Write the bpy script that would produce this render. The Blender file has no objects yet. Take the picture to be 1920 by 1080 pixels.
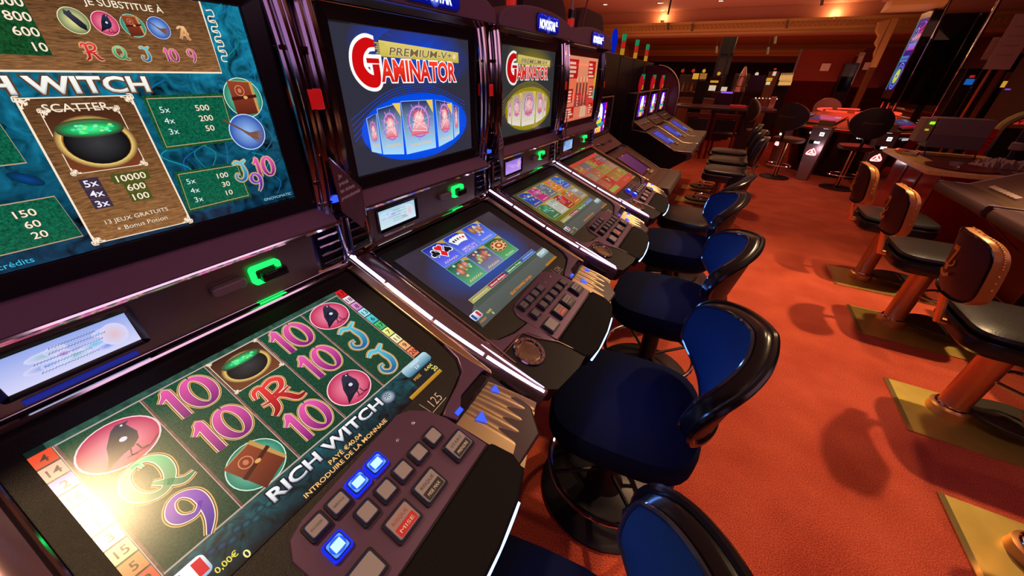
import bpy, bmesh, math, random
from math import sin, cos, pi, radians, sqrt, atan2
from mathutils import Matrix, Vector
SC = bpy.context.scene
COL = SC.collection
random.seed(7)

# ------------------------------------------------------------------ camera, world, exposure, lights
FPX, PITCH, ROLL, YAW, CAMH = 665.77, radians(31.1886), radians(1.4841), radians(28.5905), 1.5
def camera():
    f = Vector((0, cos(PITCH), -sin(PITCH))); r = Vector((1, 0, 0)); u = r.cross(f)
    r, u = cos(ROLL)*r + sin(ROLL)*u, -sin(ROLL)*r + cos(ROLL)*u
    Z = Matrix.Rotation(YAW, 3, 'Z')
    r, u, f = Z @ r, Z @ u, Z @ f
    cd = bpy.data.cameras.new('camera'); co = bpy.data.objects.new('camera', cd); COL.objects.link(co)
    m = Matrix((r, u, -f)).transposed().to_4x4(); m.translation = (0, 0, CAMH)
    co.matrix_world = m
    cd.sensor_width = 36; cd.lens = FPX/1920*36; cd.clip_start = .02; cd.clip_end = 200
    SC.camera = co
camera()
SC.view_settings.view_transform = 'Standard'; SC.view_settings.look = 'None'
SC.view_settings.gamma = 1; SC.view_settings.use_curve_mapping = False
SC.view_settings.exposure = 0.0
W = bpy.data.worlds.new('world'); SC.world = W; W.use_nodes = True
W.node_tree.nodes['Background'].inputs[0].default_value = (.55, .22, .22, 1)
W.node_tree.nodes['Background'].inputs[1].default_value = .04

def lamp(name, kind, loc, energy, color, size=.1, target=None, spot=60, blend=.4, sy=None):
    d = bpy.data.lights.new(name, kind); d.energy = energy; d.color = color
    if kind == 'SPOT': d.spot_size = radians(spot); d.spot_blend = blend; d.shadow_soft_size = size
    elif kind == 'AREA':
        d.size = size
        if sy: d.shape = 'RECTANGLE'; d.size_y = sy
    else: d.shadow_soft_size = size
    o = bpy.data.objects.new(name, d); COL.objects.link(o); o.location = loc
    t = Vector(target) if target else Vector(loc) + Vector((0, 0, -1))
    o.rotation_euler = (t - Vector(loc)).to_track_quat('-Z', 'Y').to_euler()
    return o
WARM = (1, .66, .34)
CEIL = 3.2
# ceiling downlights: (x, y, watts, cone, softness, aim)
DOWN = [(1.62, 3.75, 360, 84, .05, (1.45, 2.0, 0)), (-.82, -.2, 160, 58, .07, (-.72, -.15, 0)), (.72, 4.0, 190, 80, .08, (.95, 2.8, 0)),
        (1.9, 7.0, 35, 110, .08, (1.4, 7.6, 0)), (-.1, 6.0, 110, 90, .08, None), (.9, .9, 26, 80, .06, (1.1, .9, 0))]
for i, (x, y, e, c, s, t) in enumerate(DOWN):
    lamp('downlight_beam', 'SPOT', (x, y, CEIL - .04), e, WARM, s, t, c, .6)
lamp('room_glow', 'AREA', (.5, 5.5, 2.96), 22, (1, .42, .3), 4.5, (.5, 5.5, 0), sy=9)
lamp('front_fill', 'AREA', (3.2, 1.2, 2.7), 15, (.95, .55, .75), 2.2, (-.8, 1.2, 1.4), sy=1.2)  # unseen panel added to lighten the machine fronts
lamp('hall_fill', 'AREA', (0, 21, 3.1), 300, (1, .62, .30), 9, (0, 21, 0), sy=10)  # unseen panel added to brighten the dark far hall
lamp('ceiling_wash', 'AREA', (-.5, 11.5, 1.9), 75, (1, .4, .26), 7, (-.5, 11.8, 3), sy=5)
lamp('back_fill', 'AREA', (1.2, -1.8, 2.9), 15, (.85, .48, 1), 2.5, (-.3, .8, .9), sy=2.5)  # unseen panel added for a purple fill on the decks

# ------------------------------------------------------------------ materials
MATS = {}
def nodes(name):
    m = bpy.data.materials.new(name); m.use_nodes = True
    nt = m.node_tree
    return m, nt, nt.nodes['Principled BSDF']
def mat(name, col, rough=.5, metal=0., spec=.5, bump=None, vary=None, coat=0., emit=None, es=0., trans=0., ior=1.45):
    if name in MATS: return MATS[name]
    m, nt, p = nodes(name)
    p.inputs['Base Color'].default_value = (*col, 1); p.inputs['Roughness'].default_value = rough
    p.inputs['Metallic'].default_value = metal; p.inputs['Specular IOR Level'].default_value = spec
    p.inputs['Coat Weight'].default_value = coat; p.inputs['Coat Roughness'].default_value = .08
    p.inputs['Transmission Weight'].default_value = trans; p.inputs['IOR'].default_value = ior
    if emit: p.inputs['Emission Color'].default_value = (*emit, 1); p.inputs['Emission Strength'].default_value = es
    if bump or vary:
        tc = nt.nodes.new('ShaderNodeTexCoord'); nz = nt.nodes.new('ShaderNodeTexNoise')
        nz.inputs['Scale'].default_value = (bump or vary)[0]; nz.inputs['Detail'].default_value = 4
        nt.links.new(tc.outputs['Object'], nz.inputs['Vector'])
        if bump:
            b = nt.nodes.new('ShaderNodeBump'); b.inputs['Strength'].default_value = bump[1]; b.inputs['Distance'].default_value = .002
            nt.links.new(nz.outputs['Fac'], b.inputs['Height']); nt.links.new(b.outputs[0], p.inputs['Normal'])
        if vary:
            mx = nt.nodes.new('ShaderNodeMix'); mx.data_type = 'RGBA'
            mx.inputs['A'].default_value = (*[c*(1 - vary[1]) for c in col], 1); mx.inputs['B'].default_value = (*[min(1, c*(1 + vary[1])) for c in col], 1)
            nz2 = nt.nodes.new('ShaderNodeTexNoise'); nz2.inputs['Scale'].default_value = vary[0]; nz2.inputs['Detail'].default_value = 6
            nt.links.new(tc.outputs['Object'], nz2.inputs['Vector'])
            nt.links.new(nz2.outputs['Fac'], mx.inputs['Factor']); nt.links.new(mx.outputs['Result'], p.inputs['Base Color'])
    MATS[name] = m; return m
def glow(name, col, s):
    return mat(name, (0, 0, 0), .3, emit=col, es=s)
def screen_mat(name, kind, strength=1.0, rough=.1):
    if name in MATS: return MATS[name]
    m, nt, p = nodes(name)
    p.inputs['Base Color'].default_value = (.004, .004, .005, 1); p.inputs['Roughness'].default_value = rough
    at = nt.nodes.new('ShaderNodeAttribute'); at.attribute_name = 'Col'
    p.inputs['Emission Strength'].default_value = strength
    out = at.outputs['Color']
    if kind != 'plain':
        tc = nt.nodes.new('ShaderNodeTexCoord'); mp = nt.nodes.new('ShaderNodeMapping'); nz = nt.nodes.new('ShaderNodeTexNoise')
        sc, det, lo, hi = {'wood': ((60, 60, 620), 5, .35, 1.5), 'felt': ((420, 420, 420), 3, .45, 1.6), 'swamp': ((38, 38, 38), 6, .05, 2.3), 'slate': ((90, 90, 90), 6, .5, 1.5)}[kind]
        mp.inputs['Scale'].default_value = sc; nz.inputs['Scale'].default_value = 1; nz.inputs['Detail'].default_value = det
        if kind in ('wood', 'swamp'): nz.inputs['Distortion'].default_value = 1.2
        nt.links.new(tc.outputs['Object'], mp.inputs[0]); nt.links.new(mp.outputs[0], nz.inputs['Vector'])
        mr = nt.nodes.new('ShaderNodeMapRange'); mr.inputs['From Min'].default_value = .3; mr.inputs['From Max'].default_value = .7
        mr.inputs['To Min'].default_value = lo; mr.inputs['To Max'].default_value = hi
        nt.links.new(nz.outputs['Fac'], mr.inputs['Value'])
        mx = nt.nodes.new('ShaderNodeVectorMath'); mx.operation = 'SCALE'
        nt.links.new(out, mx.inputs[0]); nt.links.new(mr.outputs[0], mx.inputs['Scale']); out = mx.outputs[0]
    nt.links.new(out, p.inputs['Emission Color'])
    MATS[name] = m; return m

CHROME = mat('chrome', (.72, .68, .72), .09, 1)
CHROME_DK = mat('smoked chrome', (.46, .38, .44), .12, 1)
GOLDISH = mat('brushed gold metal', (.62, .47, .30), .28, 1)
MAUVE = mat('grey plastic mauve lit', (.125, .068, .135), .34, .55, bump=(900, .06))  # grey plastic, reddish ceiling light put into its base colour
MAUVE_LT = mat('mauve plastic front lit', (.24, .135, .20), .45, .15, bump=(900, .06))  # lighter copy for crown and lip, light from the front put into its colour
MAUVE_DK = mat('dark mauve plastic', (.045, .028, .042), .35, .3)
BLACKP = mat('black plastic', (.012, .010, .013), .32, 0, bump=(700, .12))
BEZELB = mat('black grained bezel', (.014, .012, .011), .42, 0, .35, bump=(520, .5))
GLOSSB = mat('gloss black', (.006, .005, .008), .08, 0, .6)
PADB = mat('dark leather pad', (.008, .0065, .008), .75, 0, .12, bump=(330, .7))
BILLP = mat('brown bronze panel', (.21, .15, .12), .3, .7, vary=(9, .25))
LED = glow('white led strip', (.66, .56, 1.0), 4.5)
LEDB = glow('cool edge led', (.30, .55, 1.0), 4.0)
GREENL = glow('green light', (.01, .95, .14), 1.5)
BLUEL = glow('blue light', (.02, .06, 1.0), 2.2)
REDTAB = mat('red acrylic tab', (.45, .01, .015), .3, emit=(.8, .01, .01), es=.35)

# ------------------------------------------------------------------ mesh builder
class MB:
    def __init__(s, M=None):
        s.V = []; s.F = []; s.I = []; s.M = M or Matrix.Identity(4); s.mi = 0
    def add(s, vs, fs):
        n = len(s.V); s.V += [tuple(s.M @ Vector(v)) for v in vs]
        s.F += [tuple(i + n for i in f) for f in fs]; s.I += [s.mi]*len(fs); return s
    def box(s, x0, x1, y0, y1, z0, z1):
        v = [(x, y, z) for x in (x0, x1) for y in (y0, y1) for z in (z0, z1)]
        return s.add(v, [(0, 1, 3, 2), (4, 6, 7, 5), (0, 4, 5, 1), (2, 3, 7, 6), (0, 2, 6, 4), (1, 5, 7, 3)])
    def prism(s, pts, z0, z1):
        n = len(pts); v = [(a, b, z0) for a, b in pts] + [(a, b, z1) for a, b in pts]
        return s.add(v, [tuple(range(n - 1, -1, -1)), tuple(range(n, 2*n))] + [(i, (i + 1) % n, n + (i + 1) % n, n + i) for i in range(n)])
    def ring(s, o, i, z0, z1, zi=None):
        n = len(o); zi = z1 if zi is None else zi
        v = [(a, b, z0) for a, b in o] + [(a, b, z1) for a, b in o] + [(a, b, zi) for a, b in i] + [(a, b, z0) for a, b in i]
        f = []
        for k in range(n):
            l = (k + 1) % n
            for q in range(4):
                r = (q + 1) % 4; f.append((q*n + k, q*n + l, r*n + l, r*n + k))
        return s.add(v, f)
    def tube(s, path, r, n=10, closed=False, caps=True):
        P = [Vector(p) for p in path]; N = len(P); vs = []; up = None
        for k in range(N):
            a = P[k - 1] if (k > 0 or closed) else P[k]; b = P[(k + 1) % N] if (k < N - 1 or closed) else P[k]
            t = (b - a).normalized()
            if up is None: up = t.orthogonal().normalized()
            up = (up - t*up.dot(t)).normalized(); sd = t.cross(up)
            rr = r[k] if isinstance(r, (list, tuple)) else r
            vs += [P[k] + rr*(cos(2*pi*j/n)*up + sin(2*pi*j/n)*sd) for j in range(n)]
        fs = []
        for k in range(N if closed else N - 1):
            l = (k + 1) % N
            for j in range(n): fs.append((k*n + j, k*n + (j + 1) % n, l*n + (j + 1) % n, l*n + j))
        if caps and not closed: fs += [tuple(range(n - 1, -1, -1)), tuple((N - 1)*n + j for j in range(n))]
        return s.add(vs, fs)
    def lathe(s, prof, n=28, c=(0, 0, 0)):
        vs = []; m = len(prof)
        for k in range(n):
            a = 2*pi*k/n; vs += [(c[0] + r*cos(a), c[1] + r*sin(a), c[2] + z) for r, z in prof]
        fs = [(k*m + j, ((k + 1) % n)*m + j, ((k + 1) % n)*m + j + 1, k*m + j + 1) for k in range(n) for j in range(m - 1)]
        if prof[0][0] > 1e-6: fs.append(tuple(k*m for k in range(n - 1, -1, -1)))
        if prof[-1][0] > 1e-6: fs.append(tuple(k*m + m - 1 for k in range(n)))
        return s.add(vs, fs)
    def grid(s, fn, nu, nv, cu=False, cv=False):
        vs = [fn(i/(nu if cu else nu - 1), j/(nv if cv else nv - 1)) for i in range(nu) for j in range(nv)]
        fs = [(i*nv + j, ((i + 1) % nu)*nv + j, ((i + 1) % nu)*nv + (j + 1) % nv, i*nv + (j + 1) % nv)
              for i in range(nu if cu else nu - 1) for j in range(nv if cv else nv - 1)]
        return s.add(vs, fs)
    def ball(s, c, r, n=14, sx=1, sy=1, sz=1):
        prof = [(sin(pi*k/n), -cos(pi*k/n)) for k in range(n + 1)]
        vs = []
        for k in range(n):
            a = 2*pi*k/n; vs += [(c[0] + r*sx*p*cos(a), c[1] + r*sy*p*sin(a), c[2] + r*sz*z) for p, z in prof]
        m = n + 1
        return s.add(vs, [(k*m + j, ((k + 1) % n)*m + j, ((k + 1) % n)*m + j + 1, k*m + j + 1) for k in range(n) for j in range(n)])
    def build(s, name, mats, parent=None, bevel=0, label=None, smooth=True, subsurf=0, seg=2):
        me = bpy.data.meshes.new(name); me.from_pydata(s.V, [], s.F)
        for m in (mats if isinstance(mats, (list, tuple)) else [mats]): me.materials.append(m)
        for p, i in zip(me.polygons, s.I): p.material_index = i
        bm = bmesh.new(); bm.from_mesh(me); bmesh.ops.remove_doubles(bm, verts=bm.verts, dist=1e-6)
        bmesh.ops.recalc_face_normals(bm, faces=bm.faces); bm.to_mesh(me); bm.free()
        if smooth:
            for p in me.polygons: p.use_smooth = True
            me.set_sharp_from_angle(angle=radians(38))
        o = bpy.data.objects.new(name, me); COL.objects.link(o)
        if parent: o.parent = parent
        if bevel:
            b = o.modifiers.new('bevel', 'BEVEL'); b.width = bevel; b.segments = seg; b.limit_method = 'ANGLE'; b.angle_limit = radians(40)
        if subsurf:
            b = o.modifiers.new('sub', 'SUBSURF'); b.levels = b.render_levels = subsurf
        if label: o['label'] = label
        return o
def rrect(w, h, r, n=5, cx=0, cy=0):
    pts = []
    for sx, sy, a0 in ((1, 1, 0), (-1, 1, 90), (-1, -1, 180), (1, -1, 270)):
        for k in range(n + 1):
            a = radians(a0 + 90*k/n); pts.append((cx + sx*(w/2 - r) + r*cos(a), cy + sy*(h/2 - r) + r*sin(a)))
    return pts
def catmull(pts, n=6, closed=False):
    P = [Vector(p) for p in pts]; out = []; N = len(P)
    for k in range(N if closed else N - 1):
        p0 = P[k - 1] if (k or closed) else P[0]; p1 = P[k]; p2 = P[(k + 1) % N]; p3 = P[(k + 2) % N] if (closed or k + 2 < N) else P[-1]
        for j in range(n):
            t = j/n; out.append(.5*((2*p1) + (p2 - p0)*t + (2*p0 - 5*p1 + 4*p2 - p3)*t*t + (3*p1 - p0 - 3*p2 + p3)*t**3))
    if not closed: out.append(P[-1])
    return out
def frame(o, x, y):
    x = Vector(x).normalized(); y = Vector(y).normalized(); z = x.cross(y)
    m = Matrix((x, y, z)).transposed().to_4x4(); m.translation = o; return m
def thing(name, label, cat, loc=(0, 0, 0), rz=0, group=None):
    o = bpy.data.objects.new(name, None); COL.objects.link(o); o.location = loc; o.rotation_euler = (0, 0, rz)
    o.empty_display_size = .1
    return tag(o, label, cat, group)
def tag(o, label, cat, group=None):
    o['label'] = label; o['category'] = cat
    if group: o['group'] = group
    return o
def struct(o):
    o['kind'] = 'structure'; return o
def dup(root, loc, rz=0, label=None, group=None):
    r = root.copy(); COL.objects.link(r); r.location = loc; r.rotation_euler = (0, 0, rz)
    if label: r['label'] = label
    if group: r['group'] = group
    def rec(src, dst):
        for ch in list(src.children):
            c = ch.copy(); COL.objects.link(c); c.parent = dst; rec(ch, c)
    rec(root, r); return r

# ------------------------------------------------------------------ lit artwork for screens and printed marks
_T = {}
def textmesh(s, off=0., shear=0., res=3):
    k = (s, off, shear)
    if k in _T: return _T[k]
    c = bpy.data.curves.new('t', 'FONT'); c.body = s; c.size = 1; c.offset = off; c.shear = shear; c.resolution_u = res; c.fill_mode = 'FRONT'
    o = bpy.data.objects.new('t', c); COL.objects.link(o)
    bpy.context.view_layer.update()
    me = o.evaluated_get(bpy.context.evaluated_depsgraph_get()).to_mesh()
    r = ([(v.co.x, v.co.y) for v in me.vertices], [tuple(p.vertices) for p in me.polygons])
    bpy.data.objects.remove(o); bpy.data.curves.remove(c)
    _T[k] = r; return r
SL = {'plain': 0, 'wood': 1, 'felt': 2, 'swamp': 3, 'slate': 4}
class Art:
    STEP = .00012
    def __init__(s, scale=1., ox=0., oy=0.):
        s.V = []; s.F = []; s.C = []; s.I = []; s.k = scale; s.ox = ox; s.oy = oy
    def add(s, pts, faces, cols, lay, kind='plain'):
        n = len(s.V)
        s.V += [(s.ox + s.k*a, s.oy + s.k*b, lay*s.STEP) for a, b in pts]
        s.C += cols; s.F += [tuple(i + n for i in f) for f in faces]; s.I += [SL[kind]]*len(faces)
    def poly(s, pts, col, lay=1, kind='plain', top=None):
        if top is None: cols = [col]*len(pts)
        else:
            ys = [p[1] for p in pts]; a, b = min(ys), max(ys)
            cols = [tuple(c + (t - c)*(p[1] - a)/(b - a) for c, t in zip(col, top)) for p in pts]
        s.add(pts, [tuple(range(len(pts)))], cols, lay, kind)
    def quadc(s, pts, cols, lay=1, kind='plain'): s.add(pts, [(0, 1, 2, 3)], cols, lay, kind)
    def rect(s, x0, x1, y0, y1, col, lay=1, kind='plain', top=None): s.poly([(x0, y0), (x1, y0), (x1, y1), (x0, y1)], col, lay, kind, top)
    def ell(s, cx, cy, rx, ry, col, lay=1, kind='plain', edge=None, n=28, rot=0):
        pts = [(cx, cy)]
        for k in range(n):
            a = 2*pi*k/n; x, y = rx*cos(a), ry*sin(a); pts.append((cx + x*cos(rot) - y*sin(rot), cy + x*sin(rot) + y*cos(rot)))
        s.add(pts, [(0, 1 + k, 1 + (k + 1) % n) for k in range(n)], [col] + [edge or col]*n, lay, kind)
    def halo(s, cx, cy, rx, ry, r2x, r2y, cin, cout, lay=1, n=36):
        pts = []
        for k in range(n):
            a = 2*pi*k/n; pts += [(cx + rx*cos(a), cy + ry*sin(a)), (cx + r2x*cos(a), cy + r2y*sin(a))]
        s.add(pts, [(2*k, 2*k + 1, (2*k + 3) % (2*n), (2*k + 2) % (2*n)) for k in range(n)], [cin, cout]*n, lay)
    def line(s, pts, w, col, lay=1, closed=False):
        P = [Vector((p[0], p[1])) for p in pts]; N = len(P); L = []; R = []
        for k in range(N):
            a = P[k - 1] if (k or closed) else P[k]; b = P[(k + 1) % N] if (k < N - 1 or closed) else P[k]
            t = (b - a).normalized(); nn = Vector((-t.y, t.x)); ww = w[k] if isinstance(w, list) else w
            L.append(tuple(P[k] + nn*ww/2)); R.append(tuple(P[k] - nn*ww/2))
        fs = [(k, (k + 1) % N, N + (k + 1) % N, N + k) for k in range(N if closed else N - 1)]
        s.add(L + R, fs, [col]*2*N, lay)
    def curve(s, pts, w, col, lay=1, n=6): 
        c = catmull([(p[0], p[1], 0) for p in pts], n); s.line([(p.x, p.y) for p in c], w, col, lay)
    def frame(s, pts, w, col, lay=1): s.line(list(pts), w, col, lay, True)
    def text(s, t, x, y, h, col, lay=3, top=None, off=0., shear=0., al='C', sx=1., rot=0., out=None, ow=.03, oc=None, mirror=False):
        if out: s.text(t, x, y, h, out, lay - 1, None, off + ow, shear, al, sx, rot, mirror=mirror)
        vs, fs = textmesh(t, off, shear)
        if not vs: return
        ref = textmesh(t, 0, shear)[0]
        xs = [v[0] for v in ref]; a, b = min(xs), max(xs)
        dx = {'C': (a + b)/2, 'L': a, 'R': b}[al]
        k = h/.72; pts = []; cols = []; c, d = cos(rot), sin(rot)
        for vx, vy in vs:
            px, py = (vx - dx)*k*sx*(-1 if mirror else 1), (vy - .36)*k
            pts.append((x + px*c - py*d, y + px*d + py*c))
            f = min(1, max(0, vy/.72)); cols.append(col if top is None else tuple(q + (w - q)*f for q, w in zip(col, top)))
        s.add(pts, fs, cols, lay)
    def width(s, t, h, sx=1.): 
        xs = [v[0] for v in textmesh(t)[0]]; return (max(xs) - min(xs))*h/.72*sx
    def fit(s, t, x, y, w, h, col, **k):
        s.text(t, x, y, h, col, sx=w/s.width(t, h), **k)
    def build(s, name, M, parent=None, strength=1., mats=None, label=None, rough=.1):
        me = bpy.data.meshes.new(name); me.from_pydata([tuple(M @ Vector(v)) for v in s.V], [], s.F)
        if mats: 
            for m in mats: me.materials.append(m)
        else:
            g = '%.2f %.2f' % (strength, rough)
            for kd in SL: me.materials.append(screen_mat('lit %s %s' % (kd, g), kd, strength, rough))
        for p, i in zip(me.polygons, s.I): p.material_index = i
        ca = me.color_attributes.new('Col', 'FLOAT_COLOR', 'POINT')
        for d, c in zip(ca.data, s.C): d.color = (*c, 1)
        bm = bmesh.new(); bm.from_mesh(me)
        zz = (M.to_3x3() @ Vector((0, 0, 1)))
        for f in bm.faces:
            f.normal_update()
            if f.normal.dot(zz) < 0: f.normal_flip()
        bm.to_mesh(me); bm.free()
        o = bpy.data.objects.new(name, me); COL.objects.link(o)
        if parent: o.parent = parent
        if label: o['label'] = label
        return o
def srgb(r, g, b):
    f = lambda c: (c/255/12.92) if c/255 <= .04045 else ((c/255 + .055)/1.055)**2.4
    return (f(r), f(g), f(b))
# ------------------------------------------------------------------ game artwork
CREAM = srgb(252, 232, 205); WHITE = (1, 1, 1); GOLD = srgb(238, 176, 92); DARK = srgb(8, 14, 22)
STROKES = {
    '1': [[(-.17, .22, .06), (-.02, .36, .12), (.05, .47, .15), (.05, .0, .16), (.05, -.48, .16)]],
    '0': [[(.26*cos(a), .46*sin(a), .10 + .09*abs(cos(a))) for a in [pi/2 + 2*pi*k/18 for k in range(19)]]],
    '9': [[(.22, .12, .07), (.05, -.02, .08), (-.16, .06, .14), (-.22, .24, .15), (-.12, .43, .1), (.06, .46, .09), (.22, .3, .16), (.24, .05, .17), (.16, -.25, .13), (-.02, -.5, .05)]],
    'J': [[(-.34, .34, .05), (-.16, .44, .12), (.0, .36, .11), (.16, .42, .1), (.3, .5, .04)], [(.06, .36, .08), (.10, .1, .15), (.12, -.12, .16), (.02, -.36, .15), (-.18, -.44, .11), (-.34, -.3, .10), (-.3, -.12, .07), (-.16, -.12, .04)]],
    'Q': [[(-.1, .42, .07), (.14, .43, .09), (.3, .2, .17), (.26, -.14, .17), (.04, -.36, .12), (-.22, -.26, .15), (-.33, .02, .17), (-.24, .32, .12), (-.02, .42, .06), (.04, .3, .04)], [(-.02, -.1, .05), (.16, -.26, .12), (.34, -.42, .12), (.55, -.4, .04)]],
    'K': [[(-.42, .2, .05), (-.36, .4, .1), (-.2, .42, .12), (-.18, .1, .15), (-.22, -.3, .14), (-.4, -.46, .08)], [(-.2, .36, .08), (.08, .46, .12), (.26, .34, .13), (.16, .12, .11), (-.12, .04, .08)], [(-.1, .05, .08), (.1, -.14, .14), (.26, -.4, .14), (.46, -.4, .06)], [(-.44, -.04, .04), (-.1, -.06, .08), (.3, .02, .05)]],
    'A': [[(-.36, -.4, .1), (-.2, -.1, .1), (-.02, .3, .1), (.1, .46, .07), (.16, .1, .15), (.18, -.26, .15), (.34, -.44, .06)], [(-.3, -.06, .05), (.0, -.1, .07), (.34, .0, .04)], [(-.42, .3, .04), (-.2, .44, .07), (.08, .44, .05)]]}
def glyph(A, ch, cx, cy, h, c1, c2, lay=4, edge=GOLD, sx=1., e2=None):
    for st in STROKES[ch]:
        P = catmull(st, 5); n = len(P)
        for q, (ex, l, col) in enumerate([(.105, lay, edge), (.065, lay + 1, e2 or srgb(60, 16, 30)), (.035, lay + 2, CREAM), (0., lay + 3, None)]):
            pts = [(cx + p.x*h*sx, cy + p.y*h) for p in P]; w = [(p.z + ex)*h for p in P]
            if col is None:
                k = len(A.C); A.line(pts, w, c1, l); f = [min(1, max(0, p.y + .5)) for p in P]*2
                for j in range(k, len(A.C)): A.C[j] = tuple(a + (b - a)*f[j - k] for a, b in zip(c1, c2))
            else: A.line(pts, w, col, l)
PINK = (srgb(120, 20, 110), srgb(236, 90, 170)); TEAL = (srgb(20, 90, 150), srgb(90, 200, 215)); REDG = (srgb(150, 10, 20), srgb(240, 60, 60)); GRN = (srgb(10, 110, 70), srgb(110, 215, 150)); PUR = (srgb(40, 30, 140), srgb(150, 70, 190)); ORG = (srgb(190, 90, 30), srgb(250, 190, 120))
def ten(A, x, y, h, lay=4):
    glyph(A, '1', x - .36*h, y, h, *PINK, lay=lay); glyph(A, '0', x + .2*h, y, h, *PINK, lay=lay)
def raven(A, x, y, r, ry=None, lay=3, bg=(srgb(250, 150, 175), srgb(196, 40, 90))):
    ry = ry or r
    A.ell(x, y, r*1.05, ry*1.05, srgb(255, 215, 220), lay); A.ell(x, y, r, ry, bg[0], lay + 1, edge=bg[1])
    B = [(-.62, -.75), (-.42, -.35), (-.3, .1), (-.12, .42), (.02, .66), (.2, .8), (.36, .74), (.52, .72), (.4, .62), (.44, .4), (.5, .1), (.42, -.2), (.2, -.42), (-.1, -.5), (-.3, -.6)]
    A.poly([(x + a*r, y + b*ry) for a, b in B], srgb(10, 12, 26), lay + 2, top=srgb(46, 50, 74))
    A.poly([(x + a*r, y + b*ry) for a, b in [(-.2, .1), (.1, .3), (.22, -.1), (.0, -.4), (-.25, -.35)]], srgb(34, 38, 62), lay + 3, top=srgb(12, 14, 26))
    A.line([(x + .1*r, y - .45*ry), (x + .02*r, y - .72*ry), (x + .16*r, y - .78*ry)], .05*r, srgb(20, 14, 20), lay + 3); A.line([(x + .28*r, y - .4*ry), (x + .3*r, y - .68*ry), (x + .48*r, y - .72*ry)], .05*r, srgb(20, 14, 20), lay + 3)
    A.ell(x + .12*r, y + .08*ry, .1*r, .1*ry, srgb(215, 220, 235), lay + 4); A.ell(x + .3*r, y + .66*ry, .035*r, .035*ry, WHITE, lay + 4)
    A.line([(x - .1*r, y - .72*ry), (x + .5*r, y - .76*ry), (x + .85*r, y - .5*ry)], .05*r, srgb(120, 30, 60), lay + 3)
def book(A, x, y, r, rot=.12, lay=3):
    A.ell(x, y, r*1.04, r*1.04, srgb(215, 240, 225), lay); A.ell(x, y, r, r, srgb(150, 220, 200), lay + 1, edge=srgb(20, 130, 100))
    c, s = cos(rot), sin(rot); T = lambda q: [(x + (a*c - b*s)*r, y + (a*s + b*c)*r) for a, b in q]
    A.poly(T([(-.62, -.86), (.66, -.8), (.72, .82), (-.52, .92)]), srgb(196, 150, 84), lay + 2)
    A.poly(T([(-.68, -.92), (.52, -.86), (.54, .78), (-.6, .9)]), srgb(92, 34, 22), lay + 3, top=srgb(150, 66, 40))
    A.poly(T([(-.66, -.1), (.74, -.02), (.74, .14), (-.66, .08)]), srgb(70, 24, 18), lay + 4)
    ex, ey = T([(-.1, .38)])[0]
    A.halo(ex, ey, .22*r, .24*r, .26*r, .28*r, srgb(226, 140, 100), srgb(226, 140, 100), lay + 4, 16); A.ell(ex, ey, .1*r, .12*r, srgb(210, 120, 86), lay + 4, n=10)
    A.ell(*T([(.1, .02)])[0], .12*r, .09*r, srgb(226, 170, 100), lay + 5, n=10)
def broom(A, x, y, r, lay=3):
    A.ell(x, y, r*1.05, r*1.05, srgb(205, 225, 255), lay); A.ell(x, y, r, r, srgb(150, 190, 245), lay + 1, edge=srgb(40, 80, 170))
    A.line([(x - 1.15*r, y + .8*r), (x - .2*r, y + .1*r)], .1*r, srgb(110, 70, 50), lay + 3)
    for k in range(11):
        a = -.95 + k*.1; A.line([(x - .25*r, y + .12*r), (x + (.1 + .1*sin(k))*r, y + (-.1 + a*.12)*r), (x + cos(a)*.95*r, y + sin(a)*.95*r)], [.1*r, .1*r, .02*r], srgb(112 + 9*(k % 3), 78 + 5*(k % 3), 66), lay + 2 + (k % 2))
def cat(A, x, y, r, lay=3):
    A.ell(x, y, r*1.05, r*1.05, srgb(255, 240, 190), lay); A.ell(x, y, r, r, srgb(245, 235, 160), lay + 1, edge=srgb(110, 130, 90))
    A.poly([(x + a*r, y + b*r) for a, b in [(-.5, .5), (-.4, .85), (-.2, .7), (.0, .82), (.08, .5), (.35, .2), (.7, -.3), (.62, -.75), (.2, -.5), (-.1, -.1), (-.3, .2)]], srgb(14, 14, 26), lay + 2, top=srgb(60, 62, 80))
def pot(A, x, y, w, lay=4):
    A.halo(x, y - .03*w, .40*w, .33*w, .50*w, .42*w, srgb(255, 222, 130), srgb(104, 52, 26), lay)
    A.ell(x, y - .03*w, .415*w, .345*w, srgb(150, 100, 40), lay + 1)
    A.ell(x, y - .04*w, .4*w, .33*w, srgb(58, 58, 60), lay + 2, edge=srgb(14, 13, 14))
    A.halo(x, y + .17*w, .36*w, .085*w, .41*w, .115*w, srgb(20, 40, 30), srgb(60, 66, 60), lay + 3)
    A.ell(x, y + .2*w, .42*w, .14*w, srgb(120, 200, 120), lay + 4, edge=srgb(50, 66, 40)); A.ell(x, y + .185*w, .35*w, .1*w, srgb(80, 250, 150), lay + 5, edge=srgb(10, 130, 70))
    rr = random.Random(3)
    for k in range(26):
        A.ell(x + rr.uniform(-.27, .27)*w, y + (.185 + rr.uniform(-.06, .06))*w, .03*w, .018*w, srgb(rr.randint(20, 170), 240, rr.randint(110, 190)), lay + 6, n=7)
def corner(A, x, y, s, fx, fy, lay=4, col=CREAM):
    for q in ([(0, .9), (.25, .55), (.1, .25), (.45, .35), (.4, .7)], [(.9, 0), (.55, .25), (.25, .1), (.35, .45), (.7, .4)], [(.1, .1), (-.2, .3), (-.15, -.15), (.3, -.2)]):
        A.curve([(x + a*s*fx, y + b*s*fy) for a, b in q], .12*s, col, lay, 4)
    for a, b in ((0, 0), (.55, .55), (.9, .1), (.1, .9)): A.ell(x + a*s*fx, y + b*s*fy, .11*s, .11*s, col, lay, n=8)

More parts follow.
